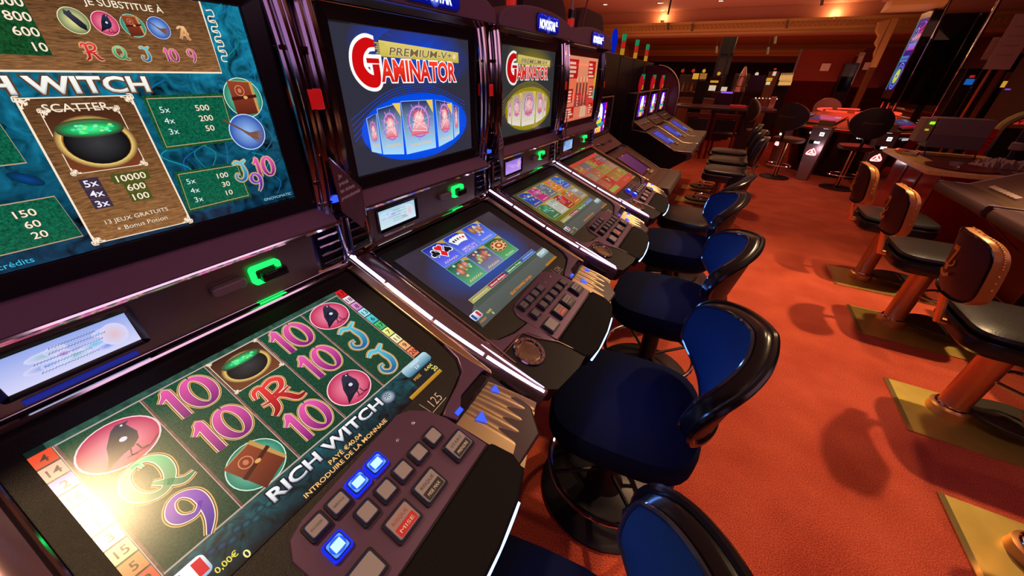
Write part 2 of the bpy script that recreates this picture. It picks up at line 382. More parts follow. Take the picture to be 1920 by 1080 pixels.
def art_witch_top(A):
    X0, X1, Y0, Y1 = -.2234, .2548, -.160, .1442
    A.rect(X0, X1, Y0, Y1, srgb(4, 40, 62), 0, 'swamp', top=srgb(16, 104, 130))
    rr = random.Random(5)
    for k in range(26):      # glowing roots of the swamp
        x, y = rr.uniform(.08, .25), rr.uniform(-.15, .14)
        A.curve([(x, y), (x + rr.uniform(-.01, .02), y + .02), (x + rr.uniform(-.02, .03), y + .045), (min(.252, x + rr.uniform(0, .04)), y + .06)], [.0015]*19, srgb(20, rr.randint(90, 150), rr.randint(130, 180)), 1)
    for k in range(14):
        x, y = rr.uniform(-.2, -.04), rr.uniform(-.07, .03)
        A.ell(x, y, rr.uniform(.005, .015), .006, srgb(10, 70, rr.randint(110, 170)), 1, edge=srgb(4, 44, 66), rot=rr.uniform(-1, 1))
    # upper wooden board
    wd, wd2 = srgb(96, 62, 36), srgb(140, 96, 58)
    A.poly([(X0, .0535), (.199, .0545), (.2015, Y1), (X0, Y1)], wd2, 2, 'wood', top=wd)
    A.line([(X0, .0535), (.199, .0545), (.2015, Y1)], .0022, CREAM, 3)
    for q in range(5):
        y = .128 - q*.0125; A.curve([(.206, y + .006), (.214, y + .007), (.215, y), (.207, y - .001), (.206, y - .007), (.213, y - .008)], [.0014]*31, CREAM, 4)
    A.rect(X0, .022, .070, Y1, srgb(20, 72, 36), 3, 'felt')
    for t, y in (('2000', .1205), ('800', .107), ('600', .093), ('10', .0785)):
        A.text(t, .021, y, .0088, CREAM, 5, al='R', sx=1.15, off=.012, out=srgb(20, 40, 14))
    A.text('JE SUBSTITUE \u00c0', .112, .1285, .0074, srgb(250, 236, 206), 5, al='C', sx=1.12, off=.008, out=srgb(70, 40, 18))
    cat(A, .056, .107, .0128); raven(A, .084, .107, .0122, lay=3); book(A, .1115, .107, .0122); broom(A, .139, .107, .0122)
    glyph(A, 'A', .167, .103, .017, *ORG, lay=5)
    glyph(A, 'K', .058, .0755, .019, *REDG, lay=5); glyph(A, 'Q', .085, .0755, .016, *GRN, lay=5); glyph(A, 'J', .113, .0755, .018, *TEAL, lay=5)
    ten(A, .141, .0755, .0155, 5); glyph(A, '9', .166, .0755, .017, *PINK, lay=5)
    # title
    A.fit('RICH WITCH', .001, .0402, .196, .0185, srgb(176, 186, 190), lay=7, top=WHITE, off=.03, out=srgb(96, 60, 34), ow=.055)
    A.fit('RICH WITCH', .001, .0402, .196, .0165, srgb(236, 238, 230), lay=8, top=srgb(255, 250, 238), off=.0)
    # centre board
    trap = [(-.036, -.152), (.077, -.155), (.075, .0265), (-.0275, .0265)]
    A.poly(trap, srgb(150, 104, 62), 4, 'wood', top=wd); A.frame(trap, .0024, CREAM, 5)
    for (x, y), fx, fy in zip(trap, (1, -1, -1, 1), (1, 1, -1, -1)): corner(A, x, y, .011, fx, fy, 6)
    A.text('SCATTER', .0185, .0155, .0092, CREAM, 8, sx=1.12, off=.01, out=srgb(60, 34, 18))
    pf = [(-.018, -.061), (.057, -.061), (.056, .0135), (-.0145, .0135)]
    A.poly(pf, srgb(120, 62, 34), 6, top=srgb(70, 40, 24)); A.frame(pf, .0012, CREAM, 7)
    for (x, y), fx, fy in zip(pf, (1, -1, -1, 1), (1, 1, -1, -1)): corner(A, x, y, .008, fx, fy, 8)
    pot(A, .0205, -.0245, .078, 8)
    for k, (a, b) in enumerate((('5x', '10000'), ('4x', '600'), ('3x', '100'))):
        y = -.0745 - k*.0137
        A.rect(-.017, .002, y - .0066, y + .0066, srgb(62, 48, 66), 5); A.rect(.035 - .0042*len(b), .034 + .0042*len(b), y - .0066, y + .0066, srgb(74, 84, 30), 5)
        A.text(a, -.0075, y, .0088, srgb(246, 240, 255), 8, off=.014, sx=1.1, out=srgb(44, 34, 60)); A.text(b, .0345, y, .0088, CREAM, 8, off=.012, sx=1.15, out=srgb(60, 60, 20))
    A.text('13 JEUX GRATUITS', .0205, -.1275, .0058, CREAM, 8, sx=1.1, out=srgb(70, 44, 20)); A.text('+ Bonus Potion', .0215, -.1395, .0062, CREAM, 8, sx=1.1, out=srgb(70, 44, 20))
    # green payout tables
    gl = srgb(12, 92, 66)
    for q, rows, xs in (([(.089, -.042), (.184, -.041), (.188, .022), (.091, .022)], (('5x', '500'), ('4x', '200'), ('3x', '50')), (.106, .148, .0075)),
                        ([(.083, -.137), (.174, -.136), (.173, -.083), (.088, -.082)], (('5x', '100'), ('4x', '30'), ('3x', '10')), (.1, .14, -.0945))):
        A.poly([(a + (.004 if a > .13 else -.004), b + (.004 if b > sum(p[1] for p in q)/4 else -.004)) for a, b in q], srgb(22, 80, 40), 2, 'felt'); A.poly(q, gl, 3, 'felt'); A.frame(q, .0013, srgb(196, 160, 130), 4)
        for k, (a, b) in enumerate(rows):
            y = xs[2] - k*.0146
            A.text(a, xs[0], y, .0082, srgb(226, 240, 236), 6, sx=1.1, out=srgb(10, 60, 60)); A.text(b, xs[1] + .006, y, .0082, CREAM, 6, al='C', sx=1.15, off=.008, out=srgb(60, 46, 20))
    q = [(X0, -.139), (-.042, -.138), (-.0445, -.083), (X0, -.083)]
    A.poly(q, gl, 3, 'felt'); A.frame(q, .0013, srgb(196, 160, 130), 4)
    for k, b in enumerate(('150', '60', '20')): A.text(b, -.0755, -.0965 - k*.0138, .0088, CREAM, 6, off=.012, sx=1.15, out=srgb(60, 46, 20))
    for k, b in enumerate(('5x', '4x', '3x')): A.text(b, -.1205, -.0965 - k*.0138, .0088, srgb(120, 250, 220), 6, off=.012, sx=1.15)
    q = [(X0, -.042), (-.049, -.041), (-.05, .022), (X0, .022)]
    A.poly(q, gl, 3, 'felt'); A.frame(q, .0013, srgb(196, 160, 130), 4)
    book(A, .2195, .0185, .0285, .03, 4); broom(A, .2075, -.0335, .0272, 10)
    glyph(A, 'J', .178, -.0935, .035, *TEAL, lay=5); glyph(A, '1', .204, -.0935, .033, *PINK, lay=5); glyph(A, '0', .223, -.0935, .033, *PINK, lay=5); glyph(A, '9', .1945, -.117, .032, *PUR, lay=10)
    A.text('\u00a9NOVOMATIC', .2235, -.1505, .0052, srgb(150, 205, 215), 4, sx=1.1)
    A.text('cr\u00e9dits', -.108, -.1515, .0072, srgb(60, 190, 225), 4, al='R' if 0 else 'C', sx=1.1)

def art_witch_deck(A):
    A.rect(-.259, .259, -.166, .166, srgb(10, 34, 30), 0)
    us = [-.2335, -.1365, -.044, .0495, .1445, .2385]; vt, vb = .151, -.100
    A.rect(-.24, .2425, vb - .006, .166, srgb(46, 82, 70), 1, 'slate')
    for k in range(5): A.rect(us[k] + .0015, us[k + 1] - .0015, vb, vt, srgb(9, 62, 44), 2, 'felt', top=srgb(13, 76, 54))
    for u in us: A.rect(u - .0022, u + .0022, vb - .004, vt + .003, srgb(120, 84, 74), 3, 'slate'); A.rect(u - .0022, u - .0012, vb - .004, vt + .003, srgb(216, 180, 170), 4)
    for v in (vt + .002, vb - .002): A.rect(us[0], us[-1], v - .0012, v + .0012, srgb(190, 170, 160), 4)
    tabs = [(17, (206, 20, 24)), (18, (226, 200, 214)), (8, (206, 130, 190)), (13, (150, 214, 226)), (6, (60, 190, 196)), (17, (60, 180, 110)), (7, (222, 226, 120)), (11, (240, 224, 170)), (9, (240, 170, 110)), (20, (226, 120, 80))]
    for k, (n, c) in enumerate(tabs):
        v = .152 - k*.0262; A.rect(.2405, .259, v - .0118, v + .0118, srgb(*c), 3, top=tuple(min(1, q*1.25) for q in srgb(*c))); A.text(str(n), .2505, v, .0125, srgb(26, 20, 30), 5, rot=0, off=.01)
    tl = [(4, (226, 70, 40)), (14, (240, 170, 150)), (2, (220, 120, 214)), (16, (214, 214, 255)), (19, (255, 255, 255)), (1, (255, 255, 250)), (3, (255, 252, 226)), (15, (250, 230, 150)), (5, (240, 140, 80)), (12, (226, 90, 60))]
    for k, (n, c) in enumerate(tl):
        v = .143 - k*.0262; A.rect(-.259, -.2365, v - .0118, v + .0118, srgb(*c), 3, top=tuple(min(1.1, q*1.25) for q in srgb(*c))); A.text(str(n), -.2475, v, .0125, srgb(70, 50, 40), 5, off=.01)
    raven(A, -.185, .102, .0445, .0395); glyph(A, 'Q', -.187, .023, .076, *GRN, lay=4, sx=.95); glyph(A, '9', -.1795, -.062, .078, *PUR, lay=4, sx=.9)
    ten(A, -.088, .112, .066); ten(A, -.086, .0265, .066); book(A, -.0895, -.061, .0395, .35)
    q = [(-.0405, .069), (.0455, .069), (.0455, .152), (-.0405, .152)]
    A.poly(q, srgb(120, 66, 36), 3, top=srgb(64, 36, 22)); A.frame(q, .0015, CREAM, 4); pot(A, .003, .111, .082, 5)
    for (x, y), fx, fy in zip(q, (1, -1, -1, 1), (1, 1, -1, -1)): corner(A, x, y, .008, fx, fy, 6)
    glyph(A, 'K', .003, .0215, .072, *REDG, lay=4); ten(A, .007, -.057, .064)
    ten(A, .0965, .1125, .066); ten(A, .0975, .0285, .066); raven(A, .0965, -.056, .0405, .0375)
    raven(A, .1875, .1135, .0405, .0375); glyph(A, 'J', .191, .033, .072, *TEAL, lay=4); glyph(A, 'J', .193, -.054, .072, *TEAL, lay=4)
    # lower strip
    A.rect(-.259, .259, -.166, vb - .006, srgb(4, 10, 20), 1, 'swamp', top=srgb(16, 70, 78))
    A.poly([(.12, -.106), (.19, -.106), (.262, -.122), (.259, -.138), (.15, -.15), (.12, -.13)], srgb(8, 60, 66), 2, 'swamp')
    A.ell(.132, -.1255, .016, .014, srgb(210, 226, 236), 3, edge=srgb(30, 60, 90)); A.text('*', .132, -.127, .02, srgb(20, 20, 30), 4)
    A.fit('RICH WITCH', .004, -.1205, .222, .0215, srgb(120, 128, 140), lay=5, top=WHITE, off=.03, out=srgb(16, 20, 40), ow=.06)
    A.fit('RICH WITCH', .004, -.1205, .222, .019, srgb(214, 218, 226), lay=6, top=WHITE)
    A.text('PAY\u00c9 \u20ac40,04', .012, -.1445, .0082, srgb(250, 190, 110), 5, off=.014, sx=1.1); A.fit('INTRODUIRE DE LA MONNAIE', .009, -.1575, .172, .008, srgb(250, 190, 110), lay=5, off=.014)
    A.rect(.160, .259, -.1665, -.1575, srgb(170, 116, 24), 4, top=srgb(206, 150, 40)); A.rect(.190, .259, -.1565, -.128, srgb(20, 30, 34), 3)
    for dx, c, l in ((0, srgb(190, 226, 240), 4),): A.poly(rrect(.078, .027, .008, 4, .231, -.1135), srgb(40, 110, 140), l, top=c)
    A.text('CR\u00c9DIT', .229, -.108, .0058, srgb(230, 246, 255), 6); A.text('2,0', .226, -.118, .0072, WHITE, 6)
    A.text('MISE', .2075, -.137, .0075, srgb(240, 180, 60), 5, rot=0); A.text('0,40\u20ac', .244, -.137, .0072, srgb(240, 226, 90), 5, off=.01); A.text('20', .252, -.149, .0105, srgb(240, 236, 120), 5, off=.014)
    A.text('0,00\u20ac', -.186, -.1475, .0085, srgb(240, 226, 90), 5, off=.01); A.text('0', -.1665, -.159, .0115, srgb(250, 240, 150), 5, off=.014)
    A.poly(rrect(.042, .03, .007, 4, -.2185, -.128), srgb(150, 180, 210), 4, top=WHITE); A.rect(-.236, -.2245, -.139, -.117, srgb(40, 80, 190), 5); A.rect(-.2245, -.2125, -.139, -.117, WHITE, 5); A.rect(-.2125, -.201, -.139, -.117, srgb(220, 40, 50), 5)
    for q in range(9): A.ell(-.19 + .011*q, -.122 - .004*(q % 3), .007, .005, srgb(16, 70 + 6*q, 110), 3, edge=srgb(8, 36, 50), n=10)

def _scrawl(A, x, y, w, h, col, lay):
    """lettering too small to read in the place: a band of pen-like strokes"""
    n = max(6, int(w/h*2.2)); rr = random.Random(int(abs(x)*1e4 + abs(y)*3e4))
    A.line([(x - w/2 + w*k/n, y + (h*.45 if k % 2 else -h*.45)*rr.uniform(.5, 1)) for k in range(n + 1)], h*.24, col, lay)
Art.scrawl = _scrawl
def figure(A, x, y, w, h, lay, hue):
    """loose painted portrait of a tile: pale head and shoulders with a halo of light strokes"""
    rr = random.Random(int(x*9e4) + hue)
    for k in range(10):
        a = 2*pi*k/10 + .2; A.line([(x, y), (x + .42*w*cos(a), y + .38*h*sin(a))], .02*w, srgb(150 + rr.randint(0, 90), 120 + rr.randint(0, 60), 220), lay)
    A.halo(x, y, .30*w, .27*h, .36*w, .32*h, srgb(240, 150, 210), srgb(120, 80, 200), lay)
    A.poly([(x - .3*w, y - .26*h), (x + .3*w, y - .26*h), (x + .18*w, y - .02*h), (x - .18*w, y - .02*h)], srgb(220, 90, 120), lay + 1, top=srgb(250, 190, 190))
    A.ell(x, y + .07*h, .17*w, .12*h, srgb(255, 220, 215), lay + 2, edge=srgb(236, 150, 160)); A.ell(x, y + .15*h, .2*w, .08*h, srgb(190, 90, 130), lay + 1)
    for k in range(9): A.line([(x + rr.uniform(-.3, .3)*w, y + rr.uniform(-.25, .25)*h), (x + rr.uniform(-.3, .3)*w, y + rr.uniform(-.25, .25)*h)], .012*w, srgb(255, 235, 240), lay + 3)
def art_gam_top(A, blue=True):
    bgd = srgb(48, 48, 62) if blue else srgb(52, 54, 56); gl = srgb(0, 74, 226) if blue else srgb(196, 176, 36); gm = srgb(6, 50, 150) if blue else srgb(120, 110, 30)
    A.rect(-.252, .252, -.16, .16, bgd, 0)
    A.halo(.0, .12, .01, .01, .22, .09, gl if blue else gm, bgd, 1)
    if blue: A.ell(.06, .105, .2, .075, srgb(0, 62, 196), 1, edge=bgd)
    else: A.ell(.03, .115, .2, .05, srgb(150, 136, 40), 1, edge=bgd)
    A.ell(.005, -.066, .248, .096, gm, 2, edge=bgd); A.ell(.005, -.066, .222, .087, srgb(16, 96, 255) if blue else srgb(220, 200, 60), 3, edge=gl if blue else srgb(150, 134, 20))
    for k in range(5): A.curve([(-.24, -.03 - .012*k), (-.1, .03 - .006*k), (.06, .036 - .006*k), (.22, -.01 - .01*k)], [.0012]*19, gl, 4)
    cards = [((-.194, -.107), (-.164, -.117), (-.161, -.02), (-.194, -.03)), ((-.158, -.119), (-.083, -.13), (-.075, .0), (-.156, -.011)), ((-.0715, -.132), (.057, -.131), (.058, .002), (-.071, .003)), ((.072, -.131), (.148, -.117), (.151, -.011), (.072, .001)), ((.154, -.115), (.182, -.103), (.184, -.026), (.157, -.015))]
    for k, q in enumerate(cards):
        edge = srgb(170, 220, 255) if blue else srgb(235, 225, 150)
        A.quadc(q, [srgb(170, 220, 255) if blue else srgb(240, 235, 225)]*2 + [srgb(40, 40, 90) if blue else srgb(190, 160, 130)]*2, 5); A.frame(q, .0018, edge, 6)
        cx = sum(p[0] for p in q)/4; w = (q[1][0] - q[0][0]); cy = sum(p[1] for p in q)/4; h = (q[3][1] - q[0][1])
        figure(A, cx, cy + .1*h, w, h, 6, k if blue else k + 40)
        A.scrawl(cx, q[0][1] + .16*h, w*.7, .011, srgb(250, 190, 100), 11)
        if w > .05: A.poly([(q[2][0], q[2][1]), (q[2][0] - .028, q[2][1]), (q[2][0] - .002, q[2][1] - .034), (q[2][0] - .0015, q[2][1] - .012)], srgb(240, 200, 90), 10)
    # logo
    A.poly([(-.119, .103), (.197, .098), (.197, .125), (-.119, .136)], srgb(196, 176, 60), 4, top=srgb(226, 206, 110))
    for k in range(7): A.line([(-.135 + .004*(k % 3), .106 + .004*k), (-.1, .106 + .004*k)], .0025, srgb(190, 176, 90), 4)
    A.fit('PREMIUM-V+', .037, .1155, .25, .0175, srgb(120, 96, 50), lay=6, shear=.18, off=.012, out=srgb(236, 226, 200), ow=.03)
    R1, R2 = srgb(206, 12, 14), srgb(255, 66, 40)
    G = [(-.134, .128, .014), (-.16, .127, .022), (-.185, .108, .03), (-.19, .078, .032), (-.172, .056, .03), (-.146, .050, .026), (-.1385, .062, .022), (-.1385, .086, .022)]
    for ex, l, c in ((.016, 6, WHITE), (0, 8, R1)):
        P = catmull(G, 6); A.line([(p.x, p.y) for p in P], [p.z + ex for p in P], c, l)
        A.rect(-.165 - ex/2, -.126 + ex/2, .088 - ex/2, .098 + ex/2, c, l)
    A.fit('AMINATOR', .0255, .0745, .298, .0475, R1, lay=8, top=R2, off=.035, out=WHITE, ow=.045)
    A.text('\u00ae', .176, .112, .012, R2, 8, out=WHITE, ow=.05)
def art_gam_deck(A, blue=True):
    A.rect(-.259, .259, -.166, .166, srgb(54, 46, 58) if blue else srgb(78, 76, 44), 0)
    gl = srgb(0, 92, 196) if blue else srgb(150, 140, 26)
    A.ell(-.005, .01, .254, .152, gl, 1, edge=srgb(54, 46, 58) if blue else srgb(110, 104, 34))
    A.poly([(-.26, -.166), (.259, -.166), (.259, -.095), (-.2, -.095), (-.235, -.11)], srgb(76, 86, 82), 3, top=srgb(88, 98, 94)); A.rect(-.21, .2, -.112, -.095, srgb(70, 86, 76), 4)
    cols = [(26, 40, 150), (30, 50, 190), (24, 60, 190), (10, 90, 60), (60, 62, 90), (16, 90, 40)] if blue else [(40, 70, 160), (190, 50, 120), (90, 110, 120), (220, 120, 40), (30, 90, 200), (30, 120, 80), (190, 190, 180), (170, 40, 30), (190, 100, 40), (150, 140, 130)]
    n = 3 if blue else 5; w = .104 if blue else .09; h = .1 if blue else .105; x0 = -.158 if blue else -.23
    for k in range(2*n):
        i, j = k % n, k//n; x = x0 + i*(w + .001); y1 = .152 - j*(h + .001); y0 = y1 - h + .004; x1 = x + w - .003
        c = srgb(*cols[k]); A.poly([(x, y0), (x1, y0), (x1, y1), (x, y1)], tuple(min(1, q*3 + .1) for q in c) if blue else c, 4, top=c); A.frame([(x, y0), (x1, y0), (x1, y1), (x, y1)], .0016, srgb(170, 220, 220) if blue else srgb(220, 200, 140), 5)
        A.poly([(x1 - .034, y1), (x1, y1), (x1, y1 - .02)], srgb(200, 160, 70), 6); cx = (x + x1)/2; cy = (y0 + y1)/2 + .012
        if blue and k == 0:
            for dx, dy, col, s in ((-.024, .0, srgb(20, 20, 26), 'c'), (.006, .012, srgb(230, 30, 40), 'h'), (.004, -.014, srgb(230, 30, 40), 'd'), (.03, -.004, srgb(14, 14, 20), 's')):
                px, py = cx + dx, cy + dy; r = .014
                for e, cc, l in ((1.25, WHITE, 6), (1, col, 7)):
                    q = r*e
                    if s == 'd': A.poly([(px, py - q*1.2), (px + q, py), (px, py + q*1.2), (px - q, py)], cc, l)
                    elif s == 'h': A.ell(px - q*.5, py + q*.3, q*.6, q*.6, cc, l); A.ell(px + q*.5, py + q*.3, q*.6, q*.6, cc, l); A.poly([(px - q*1.05, py + q*.1), (px, py - q*1.1), (px + q*1.05, py + q*.1), (px, py + q*.5)], cc, l)
                    elif s == 's': A.ell(px - q*.5, py - q*.3, q*.6, q*.6, cc, l); A.ell(px + q*.5, py - q*.3, q*.6, q*.6, cc, l); A.poly([(px - q*1.05, py - q*.2), (px + q*1.05, py - q*.2), (px, py + q*1.1)], cc, l)
                    else:
                        for ax, ay in ((0, .55), (-.6, -.25), (.6, -.25)): A.ell(px + ax*q, py + ay*q, q*.55, q*.55, cc, l)
                        A.rect(px - q*.15, px + q*.15, py - q*1.1, py, cc, l)
        elif blue and k == 1:
            for m in range(5):
                a = (2 - m)*.24; q = [(-.011, 0), (.011, 0), (.011, .034), (-.011, .034)]
                A.poly([(cx + (m - 2)*.009 + p*cos(a) - r*sin(a), cy - .01 + p*sin(a) + r*cos(a)) for p, r in q], srgb(250, 250, 245), 6 + m); A.ell(cx + (m - 2)*.009 - .018*sin(a), cy - .01 + .018*cos(a), .005, .006, srgb(220, 30, 40) if m > 2 else srgb(20, 20, 30), 7 + m, n=8)
        elif blue and k == 5:
            for rx, col in ((.042, (190, 130, 60)), (.037, (120, 40, 30)), (.03, (226, 190, 130)), (.02, (170, 60, 40)), (.01, (236, 200, 140))): A.ell(cx, cy, rx, rx*.62, srgb(*col), 6 + int(400*(.042 - rx)))
            for m in range(18): A.line([(cx + .03*cos(m*pi/9), cy + .0186*sin(m*pi/9)), (cx + .037*cos(m*pi/9), cy + .023*sin(m*pi/9))], .004, srgb(250, 235, 210) if m % 2 else srgb(180, 20, 20), 14)
        else:
            rr = random.Random(k + (0 if blue else 60)); bc = (230, 170, 130) if blue else tuple(min(255, int(q*1.3 + 40)) for q in cols[k])
            for m in range(3): A.ell(cx + (m - 1)*.02, cy + rr.uniform(-.006, .012), .013, .018, srgb(*[min(255, q + rr.randint(-30, 40)) for q in bc]), 6 + m, edge=srgb(*[max(0, q - 90) for q in bc]))
            for m in range(12): A.ell(cx + rr.uniform(-.038, .038), cy + rr.uniform(-.03, .028), .006, .005, srgb(rr.randint(90, 255), rr.randint(90, 240), rr.randint(80, 240)), 9, n=7)
        if blue and k == 1: A.fit('AMERICAN', cx, y0 + .021, w*.72, .010, srgb(226, 210, 255), lay=12, off=.01, out=srgb(60, 30, 160)); A.fit('POKER II', cx, y0 + .009, w*.66, .010, srgb(226, 210, 255), lay=12, off=.01, out=srgb(60, 30, 160))
        elif blue and k == 5: A.fit('Roulette', cx, y0 + .011, w*.5, .010, srgb(170, 240, 170), lay=15, off=.01, shear=.2)
        else: A.scrawl(cx, y0 + .0125, w*.62, .011, srgb(250, 226, 140), 12)
    for x, c, t in ((-.208, (190, 180, 90), ''), (-.107, (170, 20, 40), 'S\u00e9lection Multijeux'), (.002, (20, 130, 60), 'S\u00e9lection Fruits'), (.106, (30, 110, 210), '')):
        A.rect(x, x + .1, -.094, -.0765, srgb(*c), 6, top=tuple(q*.6 for q in srgb(*c))); A.frame([(x, -.094), (x + .1, -.094), (x + .1, -.0765), (x, -.0765)], .001, srgb(220, 220, 220), 7); A.fit(t, x + .05, -.0855, .09, .0072, WHITE, lay=8, off=.01) if t else A.scrawl(x + .05, -.0855, .08, .006, WHITE, 8)
    A.poly(rrect(.07, .026, .007, 4, .226, -.116), srgb(110, 150, 150), 5, top=srgb(200, 226, 226)); A.text('CR\u00c9DIT', .226, -.116, .007, WHITE, 7)
    A.fit('S\u00c9LECTIONNEZ UN JEU', -.006, -.1505, .142, .009, srgb(240, 150, 50), lay=6, off=.012, out=srgb(110, 50, 10))
    A.rect(.168, .259, -.1665, -.157, srgb(176, 116, 26), 5)
    A.poly(rrect(.04, .026, .006, 4, -.2375, -.1275), srgb(160, 180, 200), 5, top=WHITE); A.rect(-.253, -.243, -.1375, -.1175, srgb(40, 70, 170), 6); A.rect(-.232, -.222, -.1375, -.1175, srgb(210, 40, 50), 6)
    A.text('CR\u00c9DIT', -.234, -.151, .007, srgb(240, 150, 50), 6); A.text('0,00\u20ac', -.193, -.143, .0075, srgb(236, 226, 90), 6); A.text('0', -.189, -.155, .01, srgb(236, 236, 140), 6, off=.012)
def art_red_top(A):
    A.rect(-.252, .252, -.16, .16, srgb(226, 120, 86), 0, top=srgb(236, 150, 110))
    rr = random.Random(12)
    for x, y, w, h in ((-.16, .1, .15, .09), (.15, .1, .13, .09), (-.185, -.03, .1, .07), (.185, -.02, .1, .07), (-.05, -.055, .11, .07), (-.16, -.115, .13, .06), (.2, -.11, .08, .06)):
        A.rect(x - w/2, x + w/2, y - h/2, y + h/2, srgb(190, 20, 24), 2)
        for k in range(4): A.rect(x - w*.42, x + w*rr.uniform(.0, .42), y + h*(.36 - k*.22), y + h*(.28 - k*.22) - .004, srgb(236, 190, 160), 3)
    A.rect(-.24, .22, -.02, .06, srgb(240, 120, 80), 1); A.rect(.1, .26, -.1, -.03, srgb(226, 60, 50), 1)
    for k in range(4):
        x = -.08 + k*.055; A.poly([(x - .02, -.09), (x + .02, -.09), (x + .012, .03), (x, .055), (x - .012, .03)], srgb(150, 60, 50), 4, top=srgb(90, 60, 60)); A.ell(x, .05, .01, .016, srgb(230, 190, 160), 5)
    for k in range(5): A.line([(.02 + k*.022, -.15), (.024 + k*.02, -.09)], .012, srgb(226, 200, 170), 4)
    A.curve([(-.01, -.086), (.06, -.076), (.13, -.088)], [.004]*13, srgb(90, 60, 50), 5)
    A.rect(.215, .252, -.0, .09, srgb(220, 170, 60), 2); A.rect(.215, .252, -.06, .0, srgb(80, 170, 150), 2)
def art_red_deck(A):
    A.rect(-.259, .259, -.166, .166, srgb(190, 60, 46), 0, top=srgb(206, 70, 50)); rr = random.Random(21)
    for i in range(5):
        for j in range(3):
            x, y = -.2 + i*.1, .1 - j*.085; c = rr.choice([(186, 44, 34), (176, 110, 70), (170, 130, 50), (150, 140, 120), (196, 50, 40), (140, 150, 60), (90, 110, 130)])
            A.rect(x - .047, x + .047, y - .038, y + .038, srgb(*c), 2, top=tuple(q*.7 for q in srgb(*c)))
            for k in range(7): A.ell(x + rr.uniform(-.035, .035), y + rr.uniform(-.025, .025), rr.uniform(.006, .018), .008, srgb(rr.randint(140, 226), rr.randint(60, 170), rr.randint(50, 120)), 3, n=8)
    for k in range(12): A.rect(.252, .259, .15 - .026*k, .17 - .026*k, srgb(rr.randint(90, 220), rr.randint(90, 200), rr.randint(60, 160)), 3)
    for k in range(4): A.scrawl(.08 + .07*(k % 2), -.13 - .012*(k//2), .06, .007, srgb(236, 150, 110), 4)
    A.rect(-.25, -.1, -.15, -.12, srgb(150, 170, 70), 3); A.rect(.18, .259, -.166, -.155, srgb(190, 130, 50), 4)
def art_sign(A):
    A.poly(rrect(.215, .058, .016, 5), srgb(6, 10, 120), 0, top=srgb(10, 26, 180))
    for k in range(22): A.ell(-.1 + .2*random.random(), random.choice((-.022, .022)) + .004*random.random(), .0014, .0014, srgb(190, 200, 255), 1, n=6)
    A.ell(.0, -.002, .026, .03, srgb(150, 170, 255), 1, edge=srgb(10, 20, 160))
    A.fit('NOVOSTAR', -.008, -.003, .155, .03, (2.2, 2.2, 2.6), lay=3, off=.03, out=srgb(90, 120, 255), ow=.05); A.text('SL', .085, .008, .017, (2, 2, 2.4), 3, off=.02)
def art_info(A, kind):
    w, h = .147, .055
    a, b = {0: ((150, 170, 235), (215, 215, 250)), 1: ((170, 205, 225), (205, 230, 240)), 2: ((150, 110, 220), (190, 150, 235)), 3: ((110, 160, 226), (150, 190, 236))}[kind]
    A.rect(-w/2, w/2, -h/2, h/2, srgb(*b), 0, top=srgb(*a)); rr = random.Random(kind)
    for k in range(9): A.ell(rr.uniform(-.06, .06), rr.uniform(-.02, .02), rr.uniform(.008, .022), .007, srgb(*[min(255, q + rr.randint(-40, 30)) for q in a]), 1, edge=srgb(*b), n=12)
    for k in range(2 if kind == 2 else 5): A.scrawl(rr.uniform(-.012, .012), (.004 if kind == 2 else .017) - .008*k, .05 + .012*(k % 3), .0036, WHITE if kind == 2 else srgb(60, 70, 120), 3)
    A.ell(.05, .0, .016, .02, srgb(226, 190, 200), 2, edge=srgb(*b))
# ------------------------------------------------------------------ dual-screen gaming machines (left row)
T22 = radians(68)
UA = Vector((-sin(T22), 0, cos(T22)))
def print_mat(): 
    return mat('printed ink', (.02, .02, .02), .5)
class Ink(Art):
    """flat printed marks: ordinary (unlit) pigment"""
    def build(s, name, M, parent=None, col=(.8, .8, .8), rough=.4, metal=0., label=None):
        m = mat('ink %.2f %.2f %.2f %.1f' % (*col, metal), col, rough, metal)
        return Art.build(s, name, M, parent, mats=[m]*5, label=label)

